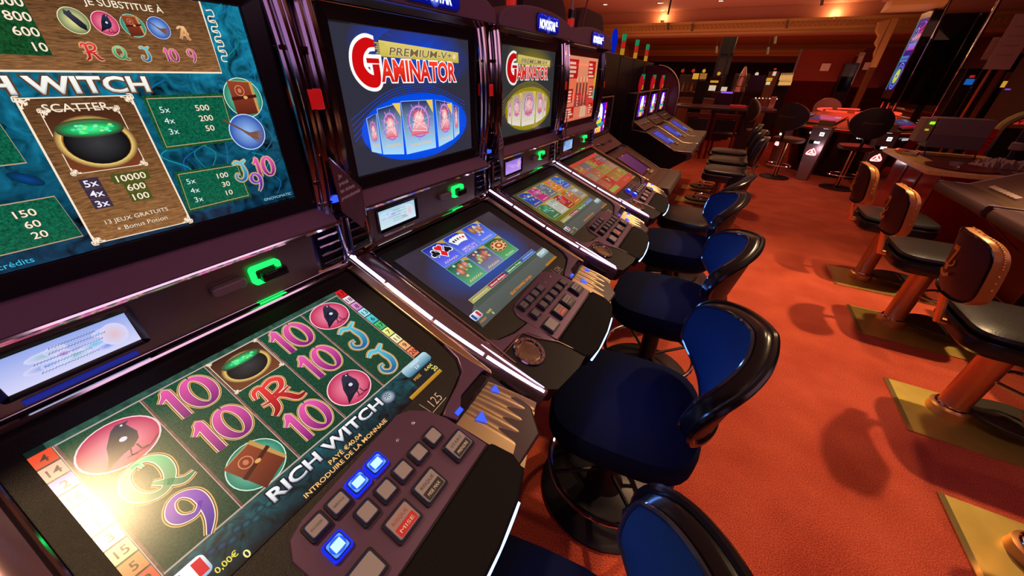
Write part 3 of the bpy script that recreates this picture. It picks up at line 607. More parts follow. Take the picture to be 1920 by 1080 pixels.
def button(parent, DF, u, v, w, h, kind, text=None):
    b = MB(DF); b.mi = 0; b.prism(rrect(w + .010, h + .010, .005, 3, u, v), .003, .011); b.mi = 1; b.ring(rrect(w + .004, h + .004, .004, 3, u, v), rrect(w, h, .004, 3, u, v), .010, .014)
    b.mi = 2; b.prism(rrect(w, h, .003, 3, u, v), .010, .0155)
    capm = {'blue': mat('lit blue key', (.02, .05, .3), .3, emit=(.05, .16, 1), es=2.2), 'plain': mat('grey key cap', (.30, .27, .30), .35), 'red': mat('red key cap', (.33, .25, .26), .35), 'dim': mat('dark key cap', (.13, .11, .13), .35)}[kind]
    lab = {'blue': 'blue glowing push button', 'red': 'push button with red lower half', 'plain': None, 'dim': None}[kind]
    o = b.build('button', [BLACKP if kind != 'blue' else mat('blue key rim', (.0, .01, .1), .3, emit=(.0, .02, 1), es=.9), mat('navy key skirt', (.02, .03, .12), .25), capm], parent, bevel=.0012, label=lab)
    if kind == 'blue':
        a = Art(); a.rect(u - w*.34, u + w*.34, v - h*.3, v + h*.3, srgb(170, 210, 255), 1); a.ell(u, v, w*.5, h*.48, srgb(80, 140, 255), 0, edge=srgb(20, 60, 255), n=20)
        a.build('key_light', DF @ Matrix.Translation((0, 0, .0158)), o, strength=1.6)
    if text:
        a = Ink(); 
        if kind in ('red', 'half'):
            a.rect(u - w*.43, u + w*.43, v - h*.45, v - h*.02, (0, 0, 0), 0)
            a.build('key_print', DF @ Matrix.Translation((0, 0, .0157)), o, col=(.55, .03, .04) if kind == 'red' else (.03, .03, .03))
        elif text[1]:
            a.rect(u - w*.45, u + w*.45, v - h*.46, v - h*.02, (0, 0, 0), 0); a.build('key_print', DF @ Matrix.Translation((0, 0, .0157)), o, col=(.03, .028, .03))
        a = Ink(); a.fit(text[0], u, v + (h*.22 if text[1] else 0), w*.72, h*.17, (0, 0, 0), lay=1); a.build('key_lettering', DF @ Matrix.Translation((0, 0, .0157)), o, col=(.35, .05, .05) if kind == 'red' else (.04, .035, .04))
        if text[1]: a = Ink(); a.fit(text[1], u, v - h*.24, w*.66, h*.17, (0, 0, 0), lay=3); a.build('key_lettering', DF @ Matrix.Translation((0, 0, .0157)), o, col=(.75, .72, .7))
    return o

def dual_machine(idx, x, y, tl, dl, arts, label, number, keys):
    """tl: (ly, z) centre of the upper display; dl: (lx, ly, z) centre of the play deck display"""
    R = thing('slot_machine', label, 'slot machine', (x, y, 0), 0, 'dual screen slot machines in the left row')
    TF = frame(Vector((0, tl[0], tl[1])), (0, 1, 0), (0, 0, 1)); DF = frame(Vector(dl), (0, 1, 0), UA)
    # cabinet
    b = MB(frame(Vector((0, 0, 0)), (1, 0, 0), (0, 0, 1)))
    b.prism([(-.34, 0), (.20, 0), (.20, .08), (.30, .62), (.50, .70), (.52, .745), (.14, .90), (.0, .93), (-.03, 1.0), (-.03, 1.62), (-.30, 1.66), (-.34, 1.62)], -.345, .345)
    b.build('cabinet', BLACKP, R, bevel=.006)
    b = MB(); b.add([(.515, -.33, .75), (.515, .33, .75), (.305, .33, .60), (.305, -.33, .60)], [(0, 1, 2, 3)]); b.add([(.303, -.33, .60), (.303, .33, .60), (.21, .33, .1), (.21, -.33, .1)], [(0, 1, 2, 3)])
    b.V = [(a + .006, c, d) for a, c, d in b.V]; b.build('front_grille', mat('perforated speaker metal', (.10, .09, .16), .35, .6, bump=(1500, 1.0)), R)
    # upper display
    b = MB(TF); b.ring(rrect(.592, .392, .012, 3, .004, .001), rrect(.519, .331, .003, 3), -.02, .008, .003); b.box(-.27, .27, -.17, .17, -.03, -.004)
    b.build('screen_bezel', mat('black glossy bezel', (.012, .008, .012), .22, 0, .5), R, bevel=.002)
    a = Art(*({0: (1.0833, -.017, .0086)}.get(idx, (1.03, 0, 0)))); arts[0](a); a.build('upper_screen', TF @ Matrix.Translation((0, 0, -.0015)), R, strength=arts[2], rough=.07)
    # arched crown and its sign
    b = MB(TF); pts = [(-.352, .214), (.352, .214)] + [(.352*cos(t), .236 + .064*sin(t)) for t in [pi*k/18 for k in range(19)]]
    b.prism([(p[0], p[1]) for p in pts], -.03, .05); b.build('crown', MAUVE_LT, R, bevel=.005)
    b = MB(TF); b.add([(-.31, .212, .048), (.31, .212, .048), (.30, .198, .006), (-.30, .198, .006)], [(0, 1, 2, 3)]); b.add([(-.352, .213, -.03), (.352, .213, -.03), (.352, .213, .048), (-.352, .213, .048)], [(0, 1, 2, 3)])
    b.build('crown_mirror', CHROME, R, smooth=False)
    sg = MB(TF @ Matrix.Translation((.035, .252, .05))); sg.prism(rrect(.222, .064, .018, 5), 0, .006); so = sg.build('sign_plate', mat('sign housing', (.02, .02, .09), .25), R, bevel=.002)
    a = Art(); art_sign(a); a.build('sign_face', TF @ Matrix.Translation((.035, .252, .0565)), so, strength=1.0, label='blue glowing sign face with white lettering')
    # fluted chrome side columns
    for sd in (-1, 1):
        b = MB(TF)
        for k, (dx, c, r) in enumerate(((.303, .004, .008), (.318, .012, .010), (.334, .006, .010), (.346, -.012, .010))):
            b.tube([(sd*(dx - .002*k*abs(t)), .215 - .43*(t + 1)/2, c + .018*(1 - t*t)) for t in [-1 + q/7 for q in range(15)]], r, 9)
        b.box(sd*.30 if sd > 0 else -.352, .352 if sd > 0 else -.30, -.235, .215, -.035, .0)
        co = b.build('side_column', CHROME_DK, R)
        for bb in (.11, -.14, -.19): MB(TF).ring(rrect(.056, .008, .002, 2, sd*.325, bb), rrect(.02, .002, .0005, 2, sd*.325, bb), .0, .026).build('column_band', CHROME, co)
        if sd > 0:
            MB(TF).box(.325, .358, .004, .042, .012, .034).build('call_light', REDTAB, R, bevel=.003, label='small red call light')
            MB(TF).box(.328, .352, -.192, -.180, .008, .028).build('key_light', BLUEL, R, bevel=.002, label='small blue light low on the side column')
    # lip, bill panel
    b = MB(TF); b.add([(-.31, -.198, .008), (.325, -.198, .008), (.325, -.234, .034), (-.31, -.234, .034), (-.31, -.198, -.02), (.325, -.198, -.02), (.325, -.240, -.02), (-.31, -.240, -.02)], [(0, 1, 2, 3), (4, 7, 6, 5), (0, 4, 5, 1), (3, 2, 6, 7), (0, 3, 7, 4), (1, 5, 6, 2)])
    b.build('display_lip', MAUVE_LT, R, bevel=.004)
    b = MB(TF); b.tube([(-.32, -.238, .030), (.335, -.238, .030)], .0045, 8); b.tube([(-.32, -.247, .016), (.335, -.247, .016)], .004, 8); b.tube([(-.33, -.366, .012), (.345, -.366, .012)], .006, 8)
    b.build('chrome_strip', CHROME, R)
    b = MB(TF); b.box(-.345, .352, -.372, -.244, -.03, -.004); b.build('bill_panel_housing', CHROME_DK, R, bevel=.006)
    b = MB(TF); b.prism([(-.248, -.357), (.262, -.357), (.268, -.254), (-.254, -.254)], -.006, .002); bp = b.build('bill_panel', BILLP, R, bevel=.002)
    for sd, x0, x1 in ((-1, -.325, -.262), (1, .275, .338)):
        vb = MB(TF); vb.box(x0, x1, -.352, -.258, -.005, -.001)
        v = vb.build('side_vent', GLOSSB, R)
        for k in range(4): MB(TF).tube([(x0 + .006, -.272 - .022*k, .001), (x1 - .006, -.270 - .022*k, .004)], .0035, 7).build('vent_slat', CHROME_DK, v)
        MB(TF).tube([(x0 if sd < 0 else x1, -.256, .002), (x0 - .004 if sd < 0 else x1 + .004, -.355, .004)], .006, 8).build('vent_post', CHROME, v)
    MB(TF).ring(rrect(.166, .072, .006, 3, -.146, -.300), rrect(.149, .057, .002, 3, -.146, -.300), .0, .007, .004).build('info_screen_frame', GLOSSB, R)
    a = Art(); art_info(a, idx); a.build('info_screen', TF @ Matrix.Translation((-.146, -.300, .003)), R, strength=1.0)
    MB(TF).box(-.215, -.085, -.352, -.343, .0, .006).build('card_slot', mat('slot blue reflection', (.02, .03, .12), .3, emit=(.02, .06, .9), es=.25) if idx == 0 else CHROME_DK, R, bevel=.002)  # faint blue reflection on the first machine's slot, put in as emission
    MB(TF).prism(rrect(.062, .022, .009, 4, .075, -.297), .0, .016).build('coin_button', mat('grey knob', (.26, .19, .19), .35, .3), R, bevel=.004)
    g = MB(TF); g.ring(rrect(.062, .04, .008, 4, .148, -.296), rrect(.044, .024, .004, 4, .148, -.296), .002, .014); gs = g.build('bill_slot', GREENL, R, bevel=.001, label='bill slot outlined in green light')
    MB(TF).box(.132, .186, -.312, -.293, .003, .024).build('bill_mouth', GLOSSB, gs, bevel=.003)
    MB(TF).box(.115, .172, -.363, -.360, .004, .012).build('green_glow_strip', GREENL, gs)
    # ---- play deck
    b = MB(DF); b.prism([(-.345, .235), (-.345, -.36), (-.31, -.41), (.30, -.43), (.345, -.38), (.345, .235)], -.10, -.012); b.build('deck_body', MAUVE_DK, R, bevel=.006)
    b = MB(DF)
    for v, w, r in ((.229, .004, .007), (.243, .012, .006), (.256, .002, .006)): b.tube([(-.30, v, w), (-.26, v + .004, w + .004), (.27, v + .004, w + .004), (.33, v, w)], r, 8)
    b.build('deck_chrome_rail', CHROME, R)
    bz = [(-.293, .20), (-.28, .222), (.29, .224), (.316, .205), (.318, -.09), (.309, -.17), (.285, -.20), (.24, -.214), (.186, -.231), (-.15, -.247), (-.205, -.238), (-.262, -.218), (-.288, -.192), (-.294, -.15)]
    b = MB(DF); b.prism(bz, -.013, -.001); b.build('deck_bezel', BEZELB, R, bevel=.002)
    a = Art(); arts[1](a); a.build('deck_screen', DF @ Matrix.Translation((0, 0, .0006)), R, strength=arts[3], rough=.24)
    # left rail with light strip
    Lc = lambda v: -.352 + (.0 if v > -.05 else .034*((v + .05)/-.35)**1.6)
    Rc = lambda v: -.292 if v > -.2 else -.292 - .006*((v + .2)/-.2)
    vs = [.245 - .03*k for k in range(22)]
    def railf(i, j):
        v = .245 - i*(.245 + .405); l, r = Lc(v) - .012, Rc(v); q = j
        prof = [(0, -.05), (0, .004), (.10, .012), (.38, .017), (.72, .014), (.93, .006), (1, -.012)]
        k = min(5, int(q*6)); f = q*6 - k; pa, pb = prof[k], prof[min(6, k + 1)]
        return (l + (r - l)*(pa[0] + (pb[0] - pa[0])*f), v, pa[1] + (pb[1] - pa[1])*f)
    b = MB(DF); b.grid(railf, 24, 7); n0 = 23*7; b.add([railf(1, j/6) for j in range(7)], [tuple(range(7))]); rl = b.build('side_rail', mat('plum metallic rail', (.26, .16, .2), .2, .75), R)
    for v0, v1 in ((.236, .112), (.102, -.058), (-.068, -.222), (-.232, -.398)):
        lb = MB(DF); ps = [v0 + (v1 - v0)*k/8 for k in range(9)]
        lb.tube([(Lc(v), v, .013) for v in ps], .0048, 8); lb.build('light_strip', LED, rl, label='white lit strip')
    MB(DF).tube([(Lc(v) + .021 - .012*max(0, (-.2 - v)/.2), v, .0172) for v in [-.2 - .024*k for k in range(9)]], [.0006, .0012, .0018, .002, .002, .002, .0018, .0014, .001], 6).build('strip_reflection', LED, rl)  # reflection of the light strip in the chrome, built as a glowing tube
    MB(DF).tube([(Rc(v) + .002, v, .006) for v in [.235 - .028*k for k in range(20)]], .0035, 7).build('rail_chrome_bead', CHROME, rl)
    b = MB(DF); b.prism([(.318, .235), (.345, .235), (.343, -.25), (.336, -.26), (.326, -.2), (.318, -.12)], -.012, .006); b.build('right_trim', GOLDISH, R, bevel=.003)
    # mauve yokes joining deck, keys and trays
    b = MB(DF); b.prism([(-.292, -.19), (-.262, -.222), (-.205, -.243), (-.139, -.25), (-.128, -.35), (-.15, -.33), (-.176, -.268), (-.20, -.256), (-.305, -.252)], -.01, .005); b.build('deck_yoke', MAUVE, R, bevel=.003)
    b = MB(DF); b.prism([(.318, -.12), (.336, -.15), (.34, -.245), (.325, -.236), (.24, -.238), (.205, -.262), (.188, -.268), (.176, -.235), (.20, -.227), (.255, -.213), (.29, -.2), (.31, -.17)], -.01, .005); b.build('deck_yoke', MAUVE, R, bevel=.003)
    # button panel
    b = MB(DF); b.prism([(-.140, -.215), (-.126, -.190), (-.10, -.1805), (.085, -.1685), (.115, -.1655), (.14, -.178), (.163, -.205), (.178, -.245), (.19, -.345), (-.122, -.351), (-.136, -.29)], -.006, .003)
    bp = b.build('button_panel', MAUVE, R, bevel=.002)
    for u, v in ((.124, -.202), (.080, -.203)): MB(DF @ Matrix.Translation((u, v, .003))).lathe([(0, .0015), (.003, .001), (.004, 0)], 10).build('panel_screw', CHROME, bp)
    for k in range(4): button(bp, DF, -.0935 + .039*k, -.2065, .026, .022, keys[k], [('ENCAISSER', ''), ('SERVICE', ''), None, None][k] if keys[k] != 'blue' else None)
    for k, u in enumerate((-.0925, -.037, .004, .044, .085, .126)): button(bp, DF, u, -.2505, .024, .024, keys[4] if k == 0 else keys[5])
    button(bp, DF, -.092, -.309, .044, .034, 'plain'); button(bp, DF, -.012, -.3045, .044, .036, 'red', ('RISQUE', 'MISE'))
    button(bp, DF, .055, -.3045, .044, .036, 'plain', ('RISQUE', 'MISE MAX')); button(bp, DF, .146, -.3005, .044, .036, 'plain', ('START', 'PRENDRE'))
    # arm pad
    b = MB(DF); b.prism([(-.126, -.354), (.20, -.349), (.212, -.40), (.20, -.438), (.147, -.455), (.06, -.466), (-.04, -.469), (-.09, -.463), (-.112, -.44)], -.05, .004); b.build('arm_pad', PADB, R, bevel=.007)
    MB(DF).tube([(u, -.4705 + .55*(u - .0)**2, -.012) for u in [-.09 + .0237*k for k in range(11)]], .0035, 7).build('edge_light', LEDB, R, label='thin cool white light along the deck front')
    # number tag
    a = Ink(); a.text(number, .194, -.2, .021, (0, 0, 0), 1, sx=.82, off=-.008); a.line([(.163, -.183), (.167, -.2165), (.214, -.215)], .0012, (0, 0, 0), 1)
    a.build('number_tag', DF @ Matrix.Translation((0, 0, .0002)), R, col=(.75, .7, .68))
    # cup holder
    ply = [(-.302, -.256), (-.185, -.256), (-.166, -.30), (-.128, -.352), (-.098, -.444), (-.16, -.444), (-.272, -.425), (-.300, -.395)]; cx, cy = -.227, -.307
    angs = sorted([2*pi*k/48 for k in range(48)] + [atan2(q - cy, p - cx) % (2*pi) for p, q in ply]); outer = []
    for t in angs:
        dx, dy = cos(t), sin(t); best = 9
        for k in range(len(ply)):
            (x1, y1), (x2, y2) = ply[k], ply[(k + 1) % len(ply)]; den = dx*(y2 - y1) - dy*(x2 - x1)
            if abs(den) < 1e-9: continue
            tt = ((x1 - cx)*(y2 - y1) - (y1 - cy)*(x2 - x1))/den; ss = ((x1 - cx)*dy - (y1 - cy)*dx)/den
            if tt > 0 and -1e-6 <= ss <= 1 + 1e-6: best = min(best, tt)
        outer.append((cx + best*dx, cy + best*dy))
    b = MB(DF); b.ring(outer, [(cx + .035*cos(t), cy + .035*sin(t)) for t in angs], -.06, .001); ct = b.build('cup_tray', mat('dark tray', (.010, .007, .011), .5, 0, .15), R)
    MB(DF).tube([(-.30, -.258, .003), (-.185, -.258, .003), (-.166, -.302, .003), (-.128, -.354, .003), (-.098, -.446, 0)], .0022, 6).build('tray_edge', GOLDISH, ct)
    cf = DF @ Matrix.Translation((cx, cy, .0))
    b = MB(cf); b.lathe([(.0475, .0), (.0475, .004), (.045, .007), (.036, .007), (.0335, .003)], 40); b.mi = 1; b.lathe([(.0335, .003), (.033, -.055), (0, -.055)], 36); ring = b.build('cup_ring', [CHROME_DK, GOLDISH], ct)
    b = MB(cf)
    for k in range(14):
        a0 = 2*pi*k/14; b.add([((.0365 + .008*q)*cos(a0 + w), (.0365 + .008*q)*sin(a0 + w), .0075) for q, w in ((0, -.03), (1, -.03), (1, .03), (0, .03))], [(0, 1, 2, 3)])
    b.build('ring_ticks', BLACKP, ring)
    # ticket tray
    A0, A1, B1, B0 = (.184, -.269), (.318, -.262), (.366, -.385), (.212, -.437)
    def tk(i, j):
        p = (A0[0] + (A1[0] - A0[0])*i, A0[1] + (A1[1] - A0[1])*i); q = (B0[0] + (B1[0] - B0[0])*i, B0[1] + (B1[1] - B0[1])*i)
        g = -.004 - (.005*(.5 - .5*cos(2*pi*(i - .22)/.78*4)) if i > .22 else 0); return (p[0] + (q[0] - p[0])*j, p[1] + (q[1] - p[1])*j, g - .012*j*j)
    b = MB(DF); b.grid(tk, 47, 5); b.prism([B0, B1, A1, A0], -.06, -.03); TRAYM = mat('dull champagne metal', (.34, .25, .16), .42, .9); tt = b.build('ticket_tray', TRAYM, R)
    b = MB(DF); b.add([(*B0, -.018), (*B1, -.018), (B1[0], B1[1], -.07), (B0[0], B0[1], -.07)], [(0, 1, 2, 3)]); b.build('tray_front', TRAYM, tt)
    MB(DF).prism([(.190, -.264), (.318, -.258), (.322, -.240), (.24, -.240), (.205, -.256)], -.012, .003).build('ticket_slot', GLOSSB, tt, bevel=.002)
    for u, v, s in ((.232, -.305, .013), (.312, -.289, .010)): MB(DF).prism([(u - s, v + s*.8), (u + s, v + s*.8), (u, v - s)], -.005, -.001).build('arrow_light', BLUEL, tt, label='blue arrow light')
    MB(DF).box(.196, .214, -.262, -.252, .002, .008).build('slot_light', BLUEL, tt)
    return R, TF, DF

KB = ['plain', 'plain', 'blue', 'blue', 'blue', 'plain']; KD = ['dim']*6; KR = ['blue', 'dim', 'dim', 'dim', 'blue', 'plain']
GRP = 'promotional cards hung on the machine columns'
def promo_card(x, y, z, label):
    """dark diamond card leaning on the column foot, printed in French"""
    F = frame(Vector((x, y, z)), Vector((-.35, 1, 0)), Vector((0, .0, 1)))
    c = thing('promotional_card', label, 'card', (0, 0, 0), 0, GRP)
    MB(F).prism([(-.052, .078), (.045, -.014), (.044, -.086), (.022, -.112), (-.048, -.045)], 0, .003).build('card', mat('dark red card', (.11, .014, .022), .45, vary=(30, .8)), c)
    a = Ink()
    for k, (t, w, xx) in enumerate((('Je', .014, -.03), ('prends', .036, -.02), ('les tickets', .058, -.01), ('promotionnels', .078, -.002))): a.fit(t, xx, .033 - .0165*k, w, .009, (0, 0, 0), lay=1, off=.012)
    a.build('card_lettering', F @ Matrix.Translation((0, 0, .0032)), c, col=(.9, .78, .78))
    MB(F).tube([(-.052, .078, .003), (.045, -.014, .003), (.044, -.086, .003)], .0012, 5).build('card_edge', CHROME, c)
    return c
MACH = [(-.7858, .187, (-.007, 1.4215), (.2066, .0069, .9686), (art_witch_top, art_witch_deck, 1.0, 1.0), 'large foreground slot machine with cauldron pay table above and a reel game below', '125', KB),
        (-.8116, .901, (-.0106, 1.4224), (.2148, .007, .9578), (lambda A: art_gam_top(A, True), lambda A: art_gam_deck(A, True), 1.0, .95), 'second slot machine with a bright blue game menu screen and red logo', '124', KD),
        (-.834, 1.648, (.0075, 1.4264), (.2155, .003, .9616), (lambda A: art_gam_top(A, False), lambda A: art_gam_deck(A, False), .85, .8), 'third slot machine with a yellow game menu screen and red logo', '123', KD),
        (-.845, 2.372, (0., 1.424), (.215, 0., .962), (art_red_top, art_red_deck, .85, .75), 'fourth slot machine with red and salmon game screens', '', KR)]
for k, (x, y, tl, dl, ar, lb, nb, ky) in enumerate(MACH):
    dual_machine(k, x, y, tl, dl, ar, lb, nb, ky)
for k, (w, n) in enumerate((('blue', 1), ('yellow', 2), ('red', 3))):
    x, y, tl = MACH[n][0], MACH[n][1], MACH[n][2]
    promo_card(x + .055, y - .345, tl[1] - .165, 'dark red diamond promotional card at the lower left of the %s screened slot machine' % w)
# ------------------------------------------------------------------ blue barrel-backed swivel stools
NAVY = mat('navy upholstery', (.0025, .0045, .024), .9, 0, .12, bump=(700, .5), vary=(300, .3))
NAVYB = mat('navy cloth blue lit', (.006, .030, .105), .8, 0, .2, bump=(700, .5), vary=(300, .3))  # navy cloth of the back pad, blue deck light put into its colour
BLKLEATHER = mat('black leather', (.014, .012, .012), .33, 0, .55, bump=(160, .35))
SHELL = mat('black shell upholstery', (.008, .007, .010), .45, 0, .5, bump=(300, .4))
PIPE = mat('gloss black piping', (.006, .005, .008), .2, 0, .35)
DKMET = mat('dark metal base', (.035, .03, .035), .4, .7)
def superell(w, d, n=28, e=.55):
    return [(w/2*math.copysign(abs(cos(2*pi*k/n))**e, cos(2*pi*k/n)), d/2*math.copysign(abs(sin(2*pi*k/n))**e, sin(2*pi*k/n))) for k in range(n)]
def cushion(b, w, d, z0, z1, e=.55, crown=.02, rnd=.03, n=32):
    rings = [(1 - rnd*1.5/w, z0), (1, z0 + rnd), (1, z1 - rnd), (1 - rnd*.5/w, z1 - rnd*.3), (1 - rnd*2/w, z1), (.6, z1 + crown*.7), (.25, z1 + crown)]
    vs = []
    for s, z in rings: vs += [(x*s, y*s, z) for x, y in superell(w, d, n, e)]
    fs = [(r*n + k, r*n + (k + 1) % n, (r + 1)*n + (k + 1) % n, (r + 1)*n + k) for r in range(len(rings) - 1) for k in range(n)]
    vs.append((0, 0, z1 + crown)); c = len(vs) - 1; r = len(rings) - 1
    fs += [(r*n + k, r*n + (k + 1) % n, c) for k in range(n)] + [tuple(range(n - 1, -1, -1))]
    b.add(vs, fs)
def back_pt(q, t, dr):
    """q -1..1 round the barrel, t -1..1 bottom..top, dr radial offset; back centre points to +x"""
    th = q*radians(52); qq = abs(q)
    zm = .239 - .012*qq**1.5; h = (.149 - .066*qq**1.2)*sqrt(max(0, 1 - qq**7))
    z = zm + h*t; r = .285 + .20*(z - .08)*cos(th*.8) + dr
    return (r*cos(th) - .045, r*sin(th)*1.077 + .03, z)
def blue_stool(label, zs=.565, leather=False):
    R = thing('swivel_stool', label, 'stool', (0, 0, 0), 0, 'barrel backed stools at the left row')
    b = MB(); cushion(b, .49, .48, zs - .135, zs - .012, .6, .012, .035); b.build('seat', BLKLEATHER if leather else NAVY, R)
    b = MB(); b.prism([(x*.9, y*.9) for x, y in superell(.46, .44, 28, .62)], zs - .155, zs - .13); b.build('seat_pan', BLACKP, R, bevel=.004)
    Z = Matrix.Translation((0, 0, zs - .05))
    qs = [-.93 + 1.86*k/22 for k in range(23)]
    b = MB(Z); b.grid(lambda i, j: (lambda p, e: p)(back_pt(-.95 + 1.9*i, (-.92 + 1.84*j), -.028 - .018*sin(pi*i)*sin(pi*j)), 0), 23, 9); pd = b.build('back_pad', BLKLEATHER if leather else NAVYB, R)
    b = MB(Z); n1, n2 = 25, 9
    b.grid(lambda i, j: back_pt(-1 + 2*i, -1 + 2*j, .020), n1, n2); b.grid(lambda i, j: back_pt(-1 + 2*i, -1 + 2*j, -.022), n1, n2); b.mi = 1
    for t in (-1, 1): b.grid(lambda i, j: back_pt(-1 + 2*i, t*(1 + .05*sin(pi*j)), -.022 + .042*j), n1, 4)
    b.build('back_shell', [SHELL, PIPE], R)
    loop = [back_pt(q, 1, .020) for q in qs] + [back_pt(.985, t, .020) for t in (.6, 0, -.6)] + [back_pt(q, -1, .020) for q in reversed(qs)] + [back_pt(-.985, t, .020) for t in (-.6, 0, .6)]
    lp = catmull(loop, 2, True)
    b = MB(Z); b.tube(lp, .012, 9, True); rim = b.build('back_rim', PIPE, R)
    loop = [back_pt(q*.985, .95, -.028) for q in qs] + [back_pt(.945, 0, -.028)] + [back_pt(q*.985, -.95, -.028) for q in reversed(qs)] + [back_pt(-.945, 0, -.028)]
    MB(Z).tube(catmull(loop, 2, True), .0055, 7, True).build('piping', mat('wet look piping', (.02, .02, .04), .07, 0, .9), pd)
    b = MB(); b.tube([(.15, 0, zs - .12), (.235, 0, zs - .10), (.265, 0, zs + .03)], .02, 8); b.build('back_bracket', DKMET, R)
    b = MB(); b.lathe([(.0, 0), (.255, .0), (.255, .012), (.235, .022), (.075, .05), (.045, .09), (.04, zs - .13), (0, zs - .13)], 32); b.build('pedestal', DKMET, R)
    b = MB(); b.tube([(.236*cos(2*pi*k/36), .236*sin(2*pi*k/36), .17) for k in range(36)], .0105, 9, True); fr = b.build('foot_ring', CHROME, R)
    for k in range(4): MB().tube([(.03*cos(k*pi/2 + .6), .03*sin(k*pi/2 + .6), .14), (.232*cos(k*pi/2 + .6), .232*sin(k*pi/2 + .6), .168)], .008, 7).build('spoke', DKMET, fr)
    return R
s0 = blue_stool('blue barrel-backed stool at the bottom edge, nearest of the left row')
s0.location = (-.07, .168, 0); s0.rotation_euler.z = radians(8)
dup(s0, (-.055, .955, 0), .097, 'blue barrel-backed stool in front of the blue menu slot machine')
dup(s0, (-.06, 1.735, 0), .06, 'blue barrel-backed stool in front of the yellow menu slot machine')
dup(s0, (-.10, 2.50, 0), .12, 'blue barrel-backed stool in front of the red screened slot machine')
s4 = blue_stool('black leather barrel-backed stool beyond the blue stools', leather=True); s4.location = (-.06, 3.15, 0); s4.rotation_euler.z = -.12

# ------------------------------------------------------------------ fixed column stools on steel floor plates
CHROME_ORANGE = mat('chrome carpet tint', (.88, .42, .16), .34, .8)  # chrome with the orange carpet reflection put into its base colour
STEEL_YEL = mat('brushed steel yellow lit', (.66, .47, .11), .42, .7, vary=(14, .12))  # brushed steel, yellow light put into its base colour
NAIL = mat('gold studded leather', (.50, .20, .05), .35, .35, .6, bump=(90, .6))
OXBL = mat('oxblood leather', (.060, .018, .022), .42, 0, .5, bump=(240, .5))
GOLDTH = mat('gold thread', (.75, .36, .05), .5, .2)
def emblem(M, parent):
    a = Ink()
    a.poly([(-.035, .072), (.012, .072), (.012, .050), (-.035, .050)], (0, 0, 0), 1); a.poly([(-.004, .052), (.012, .052), (-.012, -.03), (-.026, -.03)], (0, 0, 0), 2)
    a.curve([(-.04, .01), (-.044, -.012), (-.02, -.022), (.012, -.018), (.03, -.004), (.02, .012)], .008, (0, 0, 0), 3); a.ell(-.01, -.032, .013, .012, (0, 0, 0), 4)
    a.curve([(-.042, -.05), (-.02, -.066), (.008, -.066), (.03, -.052)], .016, (0, 0, 0), 4)
    return a.build('emblem', M, parent, col=(.72, .33, .05))
